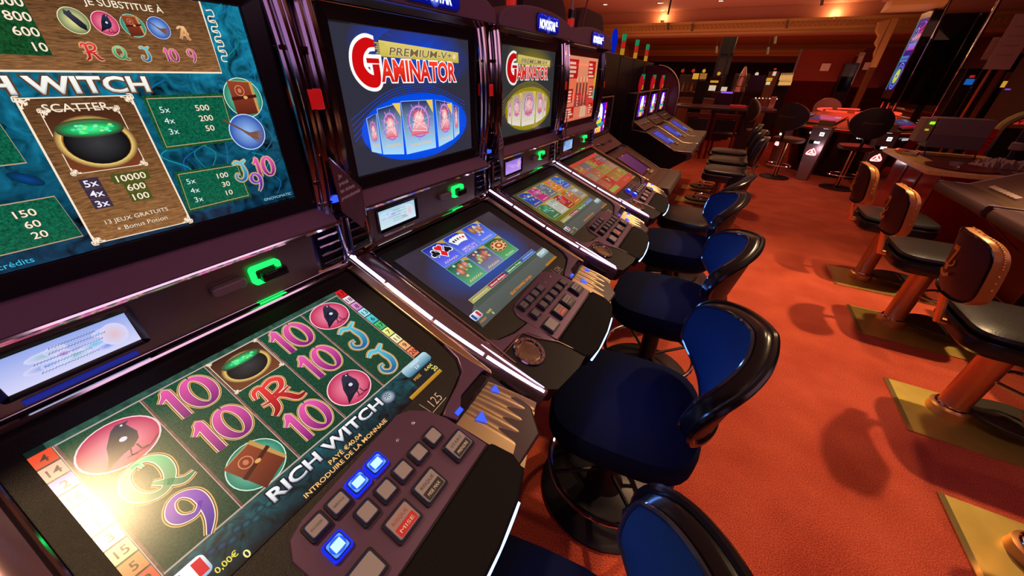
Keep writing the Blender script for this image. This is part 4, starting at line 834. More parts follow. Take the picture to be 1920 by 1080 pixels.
def column_stool(label, group, plate, ornate=True, zs=.60):
    """player faces +x, the backrest is on the -x side"""
    R = thing('column_stool', label, 'stool', (0, 0, 0), 0, group)
    b = MB(); cushion(b, .46, .42, zs - .055, zs - .012, .38, .012, .022); st = b.build('seat', BLKLEATHER, R)
    b = MB(); cushion(b, .47, .43, zs - .13, zs - .062, .38, .0, .014); b.build('seat_base', BLKLEATHER, R)
    MB().tube([(x*.995, y*.995, zs - .058) for x, y in superell(.47, .43, 36, .38)], .005, 6, True).build('piping', mat('pale piping', (.32, .24, .17), .3, .2) if not ornate else PIPE, st)
    b = MB(); b.lathe([(.0, .0), (.082, 0), (.08, .05), (.062, .062), (.057, .07), (.056, zs - .13), (0, zs - .13)], 26); b.build('column', CHROME_ORANGE, R)
    MB().lathe([(.064, .058), (.068, .064), (.064, .070), (.058, .07)], 26).build('collar', CHROME, R)
    # backrest: upright cushion bowed round the sitter
    def bk(i, j, dx):
        y = -.16 + .32*i; s = abs(2*i - 1); z = zs + .05 + .30*j - .02*s**4*j
        return ((-.315 if ornate else -.245) - .16*(z - zs - .1) + .045*s**2 + dx, y, z)
    def edge(i, j):      # superelliptic outline
        u, v = 2*i - 1, 2*j - 1; return i, j
    ol = [(.5 + .5*math.copysign(abs(cos(a))**.45, cos(a)), .5 + .5*math.copysign(abs(sin(a))**.45, sin(a))) for a in [2*pi*k/36 for k in range(36)]]
    def plate_back(dx, sc, puff):
        vs = []; rings = [1, .8, .5, .2]
        for r in rings:
            for i, j in ol: vs.append(bk(.5 + (i - .5)*sc*r, .5 + (j - .5)*sc*r, dx + puff*(1 - r**3)))
        vs.append(bk(.5, .5, dx + puff)); n = len(ol)
        fs = [(q*n + k, q*n + (k + 1) % n, (q + 1)*n + (k + 1) % n, (q + 1)*n + k) for q in range(3) for k in range(n)] + [(3*n + k, 3*n + (k + 1) % n, 4*n) for k in range(n)]
        return vs, fs
    n = len(ol); b = MB(); b.add(*plate_back(-.018, .95, -.010)); 
    bo = b.build('backrest', OXBL if ornate else BLKLEATHER, R)
    b = MB(); b.add(*plate_back(.030, .95, .014)); fo = b.build('back_cushion', BLKLEATHER, R)
    b = MB(); b.grid(lambda i, j: bk(.5 + (ol[int(round(i*n)) % n][0] - .5)*(.97 + .03*sin(pi*j)), .5 + (ol[int(round(i*n)) % n][1] - .5)*(.97 + .03*sin(pi*j)), -.022 + .056*j), n, 7, True)
    MB().tube([bk(.5 + (i - .5)*.97, .5 + (j - .5)*.97, -.021) for i, j in ol], .005, 6, True).build('back_piping', PIPE if ornate else mat('pale piping', (.32, .24, .17), .3, .2), bo)
    if ornate:
        b.mi = 1
        for k in range(36):
            for h in (0, .5):
                i0, j0 = ol[k]; i1, j1 = ol[(k + 1) % 36]; p = bk(.5 + (i0 + (i1 - i0)*h - .5)*1.0, .5 + (j0 + (j1 - j0)*h - .5)*1.0, .012)
                if j0 > .4: b.ball(p, .0045, 5)
        rim = b.build('back_rim', [NAIL, mat('gold nail heads', (.8, .5, .15), .25, .9)], R, label='gold studded edge band')
        c = Vector(bk(.5, .52, -.031)); emblem(frame(c, (0, -1, 0), Vector((-.09, 0, 1))), bo)
    else: b.build('back_rim', BLKLEATHER, R)
    b = MB(); b.tube([(-.10, 0, zs - .10), (-.27, 0, zs - .09), (-.315 if ornate else -.25, 0, zs + .08)], .018, 8); b.build('back_bracket', CHROME_ORANGE, R)
    b = MB(); b.tube(catmull([(-.05, .03, .30), (-.12, .10, .30), (-.02, .19, .30), (.14, .17, .30), (.20, 0, .30), (.14, -.17, .30)], 5) if False else catmull([(.04, .03, .27), (.16, .12, .27), (.245, .09, .27), (.255, 0, .27), (.245, -.09, .27), (.16, -.12, .27), (.04, -.03, .27)], 5), .010, 8); b.build('foot_rail', CHROME, R)
    b = MB(); pts = [(.22 + .17*cos(a), .13*sin(a)) for a in [2*pi*k/28 for k in range(28)]]; b.prism(pts, .052, .076); b.build('foot_platform', mat('dark foot platform', (.05, .04, .03), .35, .3), R, bevel=.006)
    x0, x1, y0, y1 = plate
    b = MB(); b.box(x0, x1, y0, y1, .0005, .006); pl = b.build('floor_plate', STEEL_YEL, R)
    MB().box(x0 - .0, x0 + .022, y0, y1, .006, .0085).build('plate_edge', mat('polished steel yellow lit', (.85, .68, .28), .22, .9), pl)  # polished steel edge, brighter yellow light put into its colour
    return R
GS = 'studded column stools on the right of the aisle'
c0 = column_stool('studded column stool at the right bottom corner, mostly outside the photo', GS, (-.22, .42, -.26, .16)); c0.location = (1.42, 1.49, 0)
dup(c0, (1.42, 2.27, 0), 0, 'nearest whole studded oxblood stool on the right, faint emblem on its back')
dup(c0, (1.40, 3.17, 0), 0, 'second studded oxblood stool on the right, bright gold emblem on its back')
dup(c0, (1.38, 3.95, 0), 0, 'farthest studded stool on the right, below the wooden table corner')
GB = 'black column stools at the bank of low machines'
b0 = column_stool('nearest black square stool before the low machine bank', GB, (-.02, .50, -.22, .05), False, .63); b0.location = (.11, 4.86, 0); b0.rotation_euler.z = pi
dup(b0, (.11, 5.52, 0), pi, 'middle black square stool before the low machine bank'); dup(b0, (.10, 6.26, 0), pi, 'farthest black square stool before the low machine bank')
# ------------------------------------------------------------------ low slant-top machines
BROWND = mat('brown deck plastic', (.105, .058, .035), .38, .1, vary=(40, .15))
PADBR = mat('brown grey leather pad', (.085, .062, .05), .4, 0, .5, bump=(260, .4))
REDLAC = mat('red lacquer', (.30, .006, .010), .12, 0, .7, coat=.6)
REDDK = mat('dark red lacquer', (.10, .008, .010), .25, 0, .6)
TRIMM = mat('aged metal trim', (.36, .27, .23), .42, .9)
def art_joker(A):
    A.rect(-.16, .16, -.10, .10, srgb(40, 10, 200), 0, top=srgb(70, 20, 235)); A.rect(.125, .16, -.1, .1, srgb(190, 20, 120), 1); A.rect(-.16, -.13, -.1, .1, srgb(130, 20, 220), 1)
    for k in range(5): A.rect(.13, .155, .06 - .035*k, .08 - .035*k, srgb(*[(230, 40, 60), (250, 230, 120), (240, 240, 250)][k % 3]), 2)
    A.poly([(-.075, -.01), (-.062, .06), (-.03, .092), (.0, .098), (.03, .092), (.06, .06), (.072, -.01)], (1.5, 1.5, 1.5), 2)
    A.ell(-.02, .045, .012, .022, srgb(220, 225, 240), 3); A.ell(.025, .045, .012, .022, srgb(220, 225, 240), 3)
    A.poly([(-.028, -.005), (0, .02), (.028, -.005)], srgb(20, 120, 70), 3)
    A.fit('JOKER', 0, -.018, .13, .035, srgb(250, 225, 30), lay=5, off=.05, out=srgb(200, 150, 0), ow=.05)
    A.poly([(-.115, -.052), (-.095, -.038), (.095, -.030), (.115, -.044), (.095, -.060), (-.095, -.064)], srgb(20, 170, 150), 6)
    A.scrawl(0, -.048, .15, .014, srgb(10, 40, 80), 7)
    A.fit('POKER', 0, -.080, .14, .036, srgb(250, 190, 20), lay=8, off=.05, top=srgb(255, 230, 40), out=srgb(230, 90, 10), ow=.05)
def slant_machine(name, label, group, w, lit, deck, front=BLACKP, top=True, pad=PADBR, buttons='cluster', body=BLACKP):
    """player side is +x; screen plane at x=0; pad front at x=.71"""
    R = thing(name, label, 'slot machine', (0, 0, 0), 0, group); h = w/2
    E = frame(Vector((0, 0, 0)), (1, 0, 0), (0, 0, 1))     # side profile: x, z -> extrude along -y
    b = MB(E); b.prism([(-.12, 0), (.16, 0), (.20, .42), (.42, .52), (.66, .70), (.66, .765), (.52, .785), (.19, .945), (.02, .965), (.02, .99), (0, 1.0), (-.12, 1.0)], -h, h); b.build('cabinet', body, R, bevel=.004)
    if top:
        b = MB(); b.box(-.12, -.012, -h + .01, h - .01, 1.0, 1.335); b.build('upper_box', BLACKP, R, bevel=.006)
        F = frame(Vector((0, 0, 1.195)), (0, 1, 0), (0, 0, 1))
        b = MB(F); b.ring(rrect(w - .03, .285, .01, 3), rrect(.37, .225, .004, 3), -.012, .004); b.box(-.19, .19, -.115, .115, -.012, -.003); b.build('screen_bezel', GLOSSB, R)
        a = Art(1.1); lit(a); a.build('lit_panel', F @ Matrix.Translation((0, 0, .0)), R, strength=1.15)
        for s in (-1, 1): MB().tube([(.006, s*(h - .008), 1.0), (.006, s*(h - .008), 1.345)], .006, 8).build('chrome_post', TRIMM, R)
        MB().tube([(.006, -h + .008, 1.345), (.006, h - .008, 1.345)], .006, 8).build('chrome_rail', TRIMM, R)
        b = MB(); b.add([(.012, -h + .02, 1.05), (.012, h - .02, 1.05), (.15, h - .02, .968), (.15, -h + .02, .968)], [(0, 1, 2, 3)]); b.build('coin_shelf', mat('bronze shelf', (.16, .11, .07), .3, .7), R)
        for k in range(4): MB().box(.05 + .012*(k % 2), .085 + .012*(k % 2), -.2 + .11*k, -.14 + .11*k, .99, 1.02).build('shelf_fitting', TRIMM, R, bevel=.004)
    sl = Vector((-.33, 0, .16)).normalized(); D = frame(Vector((.355, 0, .866)), (0, 1, 0), sl)       # sloping deck
    b = MB(D); b.prism([(-h + .008, -.183), (h - .008, -.183), (h - .008, .183), (-h + .008, .183)], -.01, .003); dk = b.build('deck_plate', BROWND, R, bevel=.003)
    if deck == 'blue':
        a = Art(); a.rect(-.20, .10, -.10, .15, srgb(10, 12, 110), 0, top=srgb(20, 24, 170))
        for k in range(8): a.rect(-.18, .04, .12 - .026*k, .128 - .026*k, srgb(70, 110, 230), 1)
        a.rect(.0, .1, -.1, -.02, srgb(70, 110, 220), 1); a.build('deck_screen', D @ Matrix.Translation((0, 0, .004)), R, strength=1.0, rough=.7, label='blue lit pay table')
    elif deck == 'dark':
        a = Art(); a.rect(-.15, .15, -.11, .125, srgb(52, 30, 84), 0, top=srgb(70, 44, 96)); a.build('deck_screen', D @ Matrix.Translation((0, 0, .004)), R, strength=.8, rough=.06)
        MB(D).ring(rrect(.33, .265, .01, 3, 0, .0075), rrect(.30, .235, .004, 3, 0, .0075), .003, .008).build('screen_rim', GLOSSB, R)
        a = Ink(); a.scrawl(.225, -.02, .03, .026, (0, 0, 0), 1); a.scrawl(.20, .09, .07, .012, (0, 0, 0), 1); a.build('number_tag', D @ Matrix.Translation((0, 0, .0035)), R, col=(.55, .45, .6))
    if buttons == 'cluster':
        for k in range(5): MB(D).prism(rrect(.028, .022, .004, 3, .04 + .036*(k % 3), -.145 + .03*(k//3)), .003, .016).build('button', mat('tan key', (.55, .40, .24), .35), R, bevel=.002)
    else:
        for k in range(8): MB(D).prism(rrect(.040, .032, .004, 3, -.17 + .048*k, -.13), .003, .018).build('button', mat('pale key', (.50, .36, .33), .35), R, bevel=.002)
    b = MB(); b.box(.515, .60, -h + .005, h - .005, .775, .79); b.build('deck_ledge', BROWND, R, bevel=.004)
    b = MB(E); b.prism([(.60, .70), (.66, .695), (.70, .715), (.712, .75), (.70, .785), (.665, .80), (.60, .795)], -h + .002, h - .002); b.build('arm_pad', pad, R, bevel=.006)
    for s in (-1, 1):
        MB().tube([(.0, s*h, .97), (.19, s*h, .95), (.52, s*h, .79), (.70, s*h, .793)], .005, 7).build('side_trim', TRIMM, R)
    if front is not BLACKP:
        b = MB(); b.add([(.21, -h + .03, .08), (.21, h - .03, .08), (.225, h - .03, .44), (.225, -h + .03, .44)], [(0, 1, 2, 3)]); b.build('front_door', front, R)
        MB().tube([(.222, -h + .03, .44), (.222, h - .03, .44), (.212, h - .03, .08), (.212, -h + .03, .08)], .006, 7, True).build('door_trim', TRIMM, R)
    return R
m5 = slant_machine('slot_machine', 'brown slant-top machine just beyond the red screened machine, poker panel half hidden', 'brown slant-top machine', .68, art_joker, 'dark'); m5.location = (-.96, 3.20, 0)
del m5['group']
GK = 'black slant-top machines in the far left bank'
k0 = slant_machine('slot_machine', 'black slant-top poker machine, nearest of the far left bank of three', GK, .70, art_joker, 'blue'); k0.location = (-.98, 4.93, 0)
dup(k0, (-.98, 5.64, 0), 0, 'black slant-top poker machine in the middle of the far left bank'); dup(k0, (-.98, 6.35, 0), 0, 'black slant-top poker machine at the far end of the far left bank')
GR = 'dark red slant-top machines on the right'
r0 = slant_machine('slot_machine', 'dark red slant-top machine with pale key row next to the wooden side table', GR, .80, art_joker, 'none', REDDK, False, mat('dark plum leather pad', (.06, .03, .032), .42, 0, .5, bump=(260, .4)), 'row', REDDK); r0.location = (2.40, 4.10, 0); r0.rotation_euler.z = pi
dup(r0, (2.40, 3.22, 0), pi, 'dark red slant-top machine on the right edge behind the second studded stool'); dup(r0, (2.40, 2.34, 0), pi, 'dark red slant-top machine at the right edge, behind the nearest whole studded stool')

# candle towers, toppers
RED_ = glow('lit red lens', (.75, .02, .015), .55); YEL = glow('lit amber lens', (.70, .32, .02), .6); GRNL = glow('lit green lens', (.0, .35, .12), .6)
def candle(x, y, z, label, cols, r=.02, hh=.045, pole=0, group=None):
    R = thing('candle_light', label, 'signal light', (x, y, z), 0, group)
    b = MB(); b.lathe([(0, 0), (r*1.25, 0), (r*1.25, .012), (r, .016), (0, .016)], 18); b.build('base', DKMET, R); zz = .016
    for k, c in enumerate(cols):
        MB().lathe([(0, zz), (r, zz), (r, zz + hh - .004), (0, zz + hh - .004)], 18).build('lens', c, R); MB().lathe([(r*1.06, zz + hh - .005), (r*1.06, zz + hh), (0, zz + hh)], 18).build('lens_ring', TRIMM, R); zz += hh
    if pole: MB().tube([(0, 0, zz), (0, 0, zz + pole)], r*.35, 8).build('tip', mat('pale tip', (.6, .5, .5), .4), R)
    return R
GC = 'signal towers above the left rows'
DL = mat('dark lens', (.03, .01, .015), .2)
candle(-1.0, 1.76, 1.69, 'amber and red signal tower above the yellow menu slot machine', [YEL, RED_, RED_, DL], .022, .05, .1, GC)
candle(-1.0, 2.49, 1.69, 'amber and red signal tower above the red screened slot machine', [YEL, RED_, DL], .02, .042, .12, GC)
candle(-1.0, 1.02, 1.70, 'amber and red signal tower above the blue menu slot machine', [YEL, RED_, RED_, DL], .022, .05, .1, GC)
for k, (y, w) in enumerate(((4.93, 'nearest'), (5.64, 'middle'), (6.35, 'farthest'))):
    candle(-1.06, y + .18, 1.345, 'small signal tower on the %s machine of the far left bank' % w, [YEL, RED_, GRNL], .022, .055, 0, GC)
    t = thing('red_topper', 'red oval topper sign leaning on the %s machine of the far left bank' % w, 'sign', (-1.05, y + .06, 1.340), 0, 'oval toppers on the far bank')
    b = MB(frame(Vector((0, 0, .085)), Vector((.35, 1, 0)), (0, 0, 1))); b.prism([(.036*cos(2*pi*q/24), .085*sin(2*pi*q/24)) for q in range(24)], -.006, .006); b.build('face', mat('red topper', (.5, .01, .02), .3, emit=(.7, .01, .02), es=.35), t)
# back-to-back cabinets of the opposite row
MAUVK = mat('dark purple back panel', (.05, .018, .038), .5)
GO = 'rounded cabinet backs of the opposite row'
for k, (y, w) in enumerate(((1.80, 'above the blue and yellow menu machines'), (2.68, 'between the yellow and red screened machines'), (3.60, 'right of the red screened machine'))):
    R = thing('cabinet_back', 'dark rounded back of an opposite machine rising ' + w, 'slot machine', (-1.30, y, 0), 0, GO)
    b = MB(frame(Vector((.05, 0, 0)), (0, 1, 0), (0, 0, 1))); b.prism([(-.34, 0), (.34, 0), (.34, 1.80)] + [(.34 - .14 + .14*cos(a), 1.80 + .16*sin(a)) for a in [pi/2*q/6 for q in range(1, 7)]] + [(-.20 - .14*sin(a), 1.80 + .16*cos(a)) for a in [pi/2*q/6 for q in range(0, 7)]], -.10, 0); b.build('back_panel', MAUVK, R, bevel=.008)
    MB().box(-.045, .03, -.33, .33, 0, .08).build('plinth', BLACKP, R)
BKP = mat('black bank panel', (.010, .006, .009), .35, vary=(6, .5))
for k, w in enumerate(('nearest', 'second', 'third', 'farthest')):
    y = 4.58 + .73*k; hz = 1.72 - .01*k
    R = thing('cabinet_back', 'tall black cabinet back behind the far left bank, %s of the four' % w, 'slot machine', (-1.50, y + .36, 0), 0, 'black cabinet backs behind the far bank')
    MB().box(-.10, .08, -.352, .352, 0, hz).build('back_panel', BKP, R, bevel=.006); MB().tube([(.08, -.352, hz), (.08, .352, hz)], .006, 7).build('top_trim', TRIMM, R)
    if k: candle(-1.44, y + .1, hz, 'three-lens signal tower above the far left bank, %s' % ['', 'leftmost of the three tall ones', 'middle of the three tall ones', 'rightmost of the three tall ones'][k], [YEL, RED_, GRNL], .026, .075, 0, GC)
t = thing('blue_topper', 'blue oval topper standing on the black cabinet backs', 'sign', (-1.44, 4.98, 1.725), 0)
b = MB(frame(Vector((0, 0, .12)), Vector((.5, 1, 0)), (0, 0, 1))); b.prism([(.05*cos(2*pi*q/28), .12*sin(2*pi*q/28)) for q in range(28)], -.006, .006); b.build('face', mat('blue topper', (.0, .01, .3), .3, emit=(.0, .012, .5), es=.8), t)
R = thing('bank_end_panel', 'purple rounded end panel closing the far left bank', 'panel', (-1.15, 6.80, 0))
b = MB(frame(Vector((0, 0, 0)), (1, 0, 0), (0, 0, 1))); b.prism([(-.25, 0), (.30, 0), (.33, 1.0), (.33, 1.25)] + [(.33 - .38*(1 - cos(a)), 1.25 + .40*sin(a)) for a in [pi/2*q/8 for q in range(1, 9)]] + [(-.25, 1.65)], -.03, .03); b.build('panel', mat('plum lacquer', (.09, .012, .035), .25, 0, .6), R, bevel=.006)
MB().tube([(.33, -.03, .9), (.33, -.03, 1.25)] + [(.33 - .38*(1 - cos(a)), -.03, 1.25 + .40*sin(a)) for a in [pi/2*q/8 for q in range(1, 9)]], .012, 8).build('edge_trim', GOLDISH, R)
tag(MB().tube(catmull([(-.98, 2.62, 1.70), (-.97, 2.64, 1.85), (-.94, 2.67, 2.1), (-.9, 2.74, 2.6), (-.9, 2.76, 3.19)], 6), .005, 6).build('red_cable', mat('red cable', (.25, .01, .02), .4)), 'thin red cable hanging from the ceiling above the red screened machine', 'cable')

# ------------------------------------------------------------------ wooden side table with its clutter
WOODT = mat('honey wood', (.80, .50, .17), .35, 0, .4, vary=(18, .2), coat=.15)
R = thing('side_table', 'red table with pale wooden top between the right machines and roulette', 'table', (2.15, 5.55, 0))
b = MB(); b.box(-.43, .45, -.70, .70, .775, .82); tp = b.build('tabletop', WOODT, R, bevel=.006)
MB().box(-.22, .42, -.62, .40, .8205, .822).build('top_inlay', mat('dark brown inlay', (.10, .035, .02), .25), tp)
b = MB(); b.box(-.28, .40, -.62, .62, 0, .775); b.build('base', REDLAC, R, bevel=.01)
for k in range(3): MB().box(-.288, -.278, -.62 + .42*k, -.58 + .42*k, .02, .76).build('base_rib', REDDK, R, bevel=.003)
b = MB(); b.lathe([(0, 0), (.24, 0), (.25, .012), (.22, .014), (.20, .008), (0, .008)], 32)
tag(b.build('round_tray', mat('dark red tray', (.14, .012, .015), .3)), 'round dark red tray on the wooden table top', 'tray').location = (2.02, 5.12, .823)
b = MB(); b.lathe([(0, 0), (.035, 0), (.05, .045), (.042, .045), (.03, .012), (0, .012)], 14)
tag(b.build('glass_ashtray', mat('clear glass', (.9, .8, .8), .05, trans=.9)), 'small clear glass ashtray standing on the round red tray', 'ashtray').location = (1.96, 5.08, .832)
R = thing('dispenser_unit', 'grey slanted dispenser with a green lamp on the wooden table', 'dispenser', (2.10, 6.02, .8215), 0)
b = MB(); b.box(-.13, .31, -.06, .16, .07, .37); b.build('housing', mat('grey housing', (.17, .10, .11), .4), R, bevel=.008)
MB().box(-.125, .305, -.064, -.06, .20, .365).build('front_panel', mat('pale grey housing', (.21, .13, .14), .4), R, bevel=.002)
b = MB(); b.box(-.24, -.14, -.05, .12, .12, .36); b.build('meter_box', mat('pale meter box', (.34, .26, .20), .45), R, bevel=.006)
MB().box(-.19, -.15, -.056, -.05, .30, .325).build('green_lamp', glow('lime lamp', (.35, .9, .02), 1.2), R); MB().box(-.20, -.17, -.056, -.05, .235, .252).build('amber_lamp', glow('amber lamp', (.6, .45, .02), .9), R)
for s in (-1, 1): MB().tube([(.09 + s*.2, -.05, .08), (.09 + s*.2, -.10, .009), (.09 + s*.2, .16, .009), (.09 + s*.2, .13, .08)], .007, 6).build('foot', CHROME_DK, R)
rr = random.Random(8); b = MB()
hs = {}
def lump(i, j):
    k = (round(i*25), round(j*9)); e = min(i, 1 - i, j*.9, (1 - j)*.9)
    if k not in hs: hs[k] = rr.uniform(.25, 1)
    return ((i - .5)*.52 + rr.uniform(-.006, .006), (j - .5)*.22 + rr.uniform(-.006, .006), .002 + min(1, e*7)*.085*hs[k])
b.grid(lump, 26, 10); b.prism(rrect(.51, .21, .03, 3), 0, .003)
tag(b.build('plastic_bundle', mat('crinkled clear plastic', (.34, .26, .25), .12, .5, .9), smooth=False), 'long glittering crinkled clear plastic bundle on the wooden table', 'bundle').location = (2.45, 5.42, .8225)
COL.objects[-1].rotation_euler.z = radians(8)
R = thing('dark_grip', 'curved dark chrome handle lying at the left of the grey dispenser', 'handle', (1.83, 5.75, .8215))
MB().tube(catmull([(-.08, .16, .024), (-.06, .06, .03), (-.03, -.02, .03), (.03, -.08, .024)], 6), .022, 8).build('grip', CHROME_DK, R); 
R = thing('black_stand', 'black pole lamp stand behind the grey dispenser', 'stand', (2.70, 6.05, 0))
MB().lathe([(0, 0), (.14, 0), (.14, .02), (.03, .04), (.03, 1.0), (.045, 1.0), (.045, 1.22), (0, 1.22)], 20).build('pole', mat('blue black pole', (.02, .02, .05), .3), R); MB().lathe([(.047, .92), (.06, .93), (.06, .99), (.047, 1.0)], 20).build('sleeve', mat('grey sleeve', (.3, .2, .2), .4), R)
# ------------------------------------------------------------------ room shell
def ray(px, py):
    r = SC.camera.matrix_world.to_3x3() if False else CAMR
    return r @ Vector(((px - 960)/FPX, (540 - py)/FPX, -1))
_m = SC.camera.matrix_basis.to_3x3(); CAMR = _m.copy()
def at(px, py, Y):
    """point of the place at depth Y along the room"""
    d = ray(px, py); return Vector((0, 0, CAMH)) + d*(Y/d.y)
m, nt, p = nodes('red carpet'); MATS['carpet'] = m
tc = nt.nodes.new('ShaderNodeTexCoord')
n1 = nt.nodes.new('ShaderNodeTexNoise'); n1.inputs['Scale'].default_value = 230; n1.inputs['Detail'].default_value = 2
n2 = nt.nodes.new('ShaderNodeTexNoise'); n2.inputs['Scale'].default_value = 3.5; n2.inputs['Detail'].default_value = 5
for n in (n1, n2): nt.links.new(tc.outputs['Object'], n.inputs['Vector'])
ad = nt.nodes.new('ShaderNodeMath'); ad.operation = 'MULTIPLY_ADD'; ad.inputs[1].default_value = .75
ml = nt.nodes.new('ShaderNodeMath'); ml.operation = 'MULTIPLY'; ml.inputs[1].default_value = .28
nt.links.new(n2.outputs['Fac'], ml.inputs[0]); nt.links.new(n1.outputs['Fac'], ad.inputs[0]); nt.links.new(ml.outputs[0], ad.inputs[2])
cr = nt.nodes.new('ShaderNodeValToRGB'); cr.color_ramp.elements[0].position = .38; cr.color_ramp.elements[0].color = (.30, .022, .010, 1); cr.color_ramp.elements[1].position = .68; cr.color_ramp.elements[1].color = (.82, .150, .072, 1)
nt.links.new(ad.outputs[0], cr.inputs[0]); nt.links.new(cr.outputs[0], p.inputs['Base Color']); p.inputs['Roughness'].default_value = .95; p.inputs['Specular IOR Level'].default_value = .15
p.inputs['Sheen Weight'].default_value = .25; p.inputs['Sheen Tint'].default_value = (1, .5, .3, 1)
bp = nt.nodes.new('ShaderNodeBump'); bp.inputs['Strength'].default_value = .7; bp.inputs['Distance'].default_value = .006; nt.links.new(n1.outputs['Fac'], bp.inputs['Height']); nt.links.new(bp.outputs[0], p.inputs['Normal'])
CARPET = m
X0, X1, Y0, Y1 = -7., 8., -3.5, 38.
struct(MB().box(X0, X1, Y0, Y1, -.1, 0).build('floor', CARPET))
CEILM = mat('reddish ceiling with bounce', (.50, .20, .13), .7, vary=(.8, .1)); CREAMW = mat('warm cream plaster', (.62, .38, .20), .7, vary=(2, .1)); GILT = mat('gilded moulding', (.48, .25, .07), .45, .4, bump=(60, .7))  # reddish ceiling, red carpet bounce put into its base colour
WALLM = mat('dark burgundy wall', (.10, .022, .018), .6, vary=(2, .25)); WALLB = mat('dark brown wall', (.11, .042, .018), .6, vary=(1.5, .3))
CEIL = 3.2
struct(MB().box(X0, X1, Y0, Y1, CEIL, CEIL + .1).build('ceiling', CEILM))
struct(MB().box(X0 - .1, X0, Y0, Y1, 0, CEIL).build('wall_left', CREAMW)); struct(MB().box(X1, X1 + .1, Y0, Y1, 0, CEIL).build('wall_right', WALLM))
struct(MB().box(X0, X1, Y1, Y1 + .1, 0, CEIL).build('wall_back', WALLB)); struct(MB().box(X0, X1, Y0 - .1, Y0, 0, CEIL).build('wall_front', WALLM))
def cornice(name, y, z0, z1, depth, mface, x0=X0, x1=X1, teeth=True):
    E = frame(Vector((0, 0, 0)), (0, 1, 0), (0, 0, 1))       # profile y,z extruded along +x
    b = MB(E); b.prism([(y, z0 + .30), (y, z1), (y + depth, z1), (y + depth, z0), (y + .16, z0), (y + .1, z0 + .02)], x0, x1); struct(b.build(name, mface))
    b = MB(E); b.prism([(y + .12, z0 - .0), (y + .08, z0), (y + .06, z0 + .05), (y, z0 + .07), (y - .03, z0 + .13), (y - .09, z0 + .16), (y - .10, z0 + .22), (y - .16, z0 + .26), (y - .18, z0 + .30), (y + .12, z0 + .30)], x0, x1); struct(b.build('trim_1' if y < 20 else 'trim_2', GILT))
    if teeth:
        b = MB(); n = 100
        for k in range(n):
            xx = -6 + 11*k/n; b.box(xx, xx + .06, y - .135, y - .03, z0 + .13, z0 + .19)
        struct(b.build('trim_3', GILT))
struct(MB().box(X0, X1, 14.9, Y1, CEIL - .03, CEIL).build('ceiling_far', mat('brown tan plaster', (.30, .17, .07), .7, vary=(1, .15))))
cornice('beam_near', 14, 2.60, CEIL, .9, CEILM); cornice('beam_far', 28, 2.66, CEIL, .8, CREAMW, teeth=False)
struct(MB().box(X0, X1, 33.5, 34.2, 2.5, CEIL).build('beam_rear', CREAMW))
LENS = glow('warm lamp lens', (1, .72, .42), 7.0)
def downlight(x, y, z, label, r=.055):
    R = thing('downlight', label, 'ceiling light', (x, y, z), 0, 'recessed ceiling downlights')
    MB().lathe([(r*1.3, -.001), (r*1.3, -.008), (r, -.012), (r*.9, -.002)], 20).build('trim_ring', GOLDISH, R); MB().lathe([(0, -.004), (r*.9, -.004), (r*.9, -.001), (0, -.001)], 18).build('lamp_lens', LENS, R)
    return R
for px, py, w in ((1135, 8, 'leftmost above the black bank'), (1237, 5, 'upper one over the far bank'), (1243, 19, 'lower one beside the lit beam'), (1352, 1, 'at the top edge of the photo')):
    d = ray(px, py); t = (CEIL - CAMH)/d.z; downlight(d.x*t, d.y*t, CEIL - .001, 'recessed downlight in the red ceiling, ' + w, .07)
for px, w in ((1321, 'leftmost'), (1372, 'second'), (1391, 'third'), (1431, 'fourth'), (1470, 'rightmost')):
    d = ray(px, 85); t = 27.4/d.y; downlight(d.x*t, 27.4, CEIL - .001, 'tiny downlight in the far ceiling, %s of the row of five' % w, .13)
for x, y, w in ((1.62, 3.75, 'over the right stools'), (.62, 4.6, 'over the aisle'), (-.82, -.2, 'over the nearest slot machine'), (1.9, 7.0, 'before the roulette'), (-.4, 7.6, 'beyond the far bank'), (.5, .6, 'over the blue stools')):
    downlight(x, y, CEIL - .001, 'recessed ceiling downlight ' + w + ', outside the photo', .06)
def cove(px, py, Y, e, w):
    q = at(px, py, Y); R = thing('cove_lamp', 'small uplighter on the cornice, ' + w, 'wall light', (q.x, Y - .12, q.z), 0, 'cornice uplighters')
    MB().lathe([(.0, 0), (.05, 0), (.06, .05), (.045, .05), (.04, .02), (0, .02)], 16).build('bowl', GOLDISH, R); MB().lathe([(0, .022), (.04, .022), (.04, .03), (0, .03)], 14).build('lamp_lens', LENS, R)
    l = lamp('cove_beam', 'POINT', (q.x, Y - (.13 if Y < 20 else .5), q.z + .10), e, (1, .62, .26), .04)
cove(1243, 43, 14, 9, 'left, glowing above the far bank'); cove(1562, 37, 14, 9, 'right, glowing beside the carved post')
cove(1437, 84, 28, 40, 'far one in the middle'); 
SPOTM = mat('dull metal', (.2, .15, .12), .35, .8)
for px, py, Y, w in ((1252, 50, 13.7, 'leftmost, near the bright cove lamp'), (1297, 52, 13.7, 'second from the left on the near cornice'), (1475, 46, 13.7, 'pale one on the near cornice'), (1452, 76, 20, 'hanging in the middle bay'), (1342, 94, 20, 'hanging left in the middle bay'), (1438, 96, 20, 'hanging right in the middle bay'), (1540, 3, 11, 'upper right by the edge of the photo')):
    q = at(px, py, Y); R = thing('track_spot', 'small ceiling spotlight, ' + w, 'spotlight', q, 0, 'small ceiling spotlights')
    s = Y/14; MB().tube([(0, 0, .09*s), (.03*s, -.02*s, -.08*s)], .035*s, 10).build('spot_head', SPOTM, R); MB().tube([(0, 0, .08*s), (-.02*s, 0 if Y != 13.7 else .2, CEIL - q.z if Y != 13.7 else .10)], .010*s, 6).build('stem', DKMET, R)
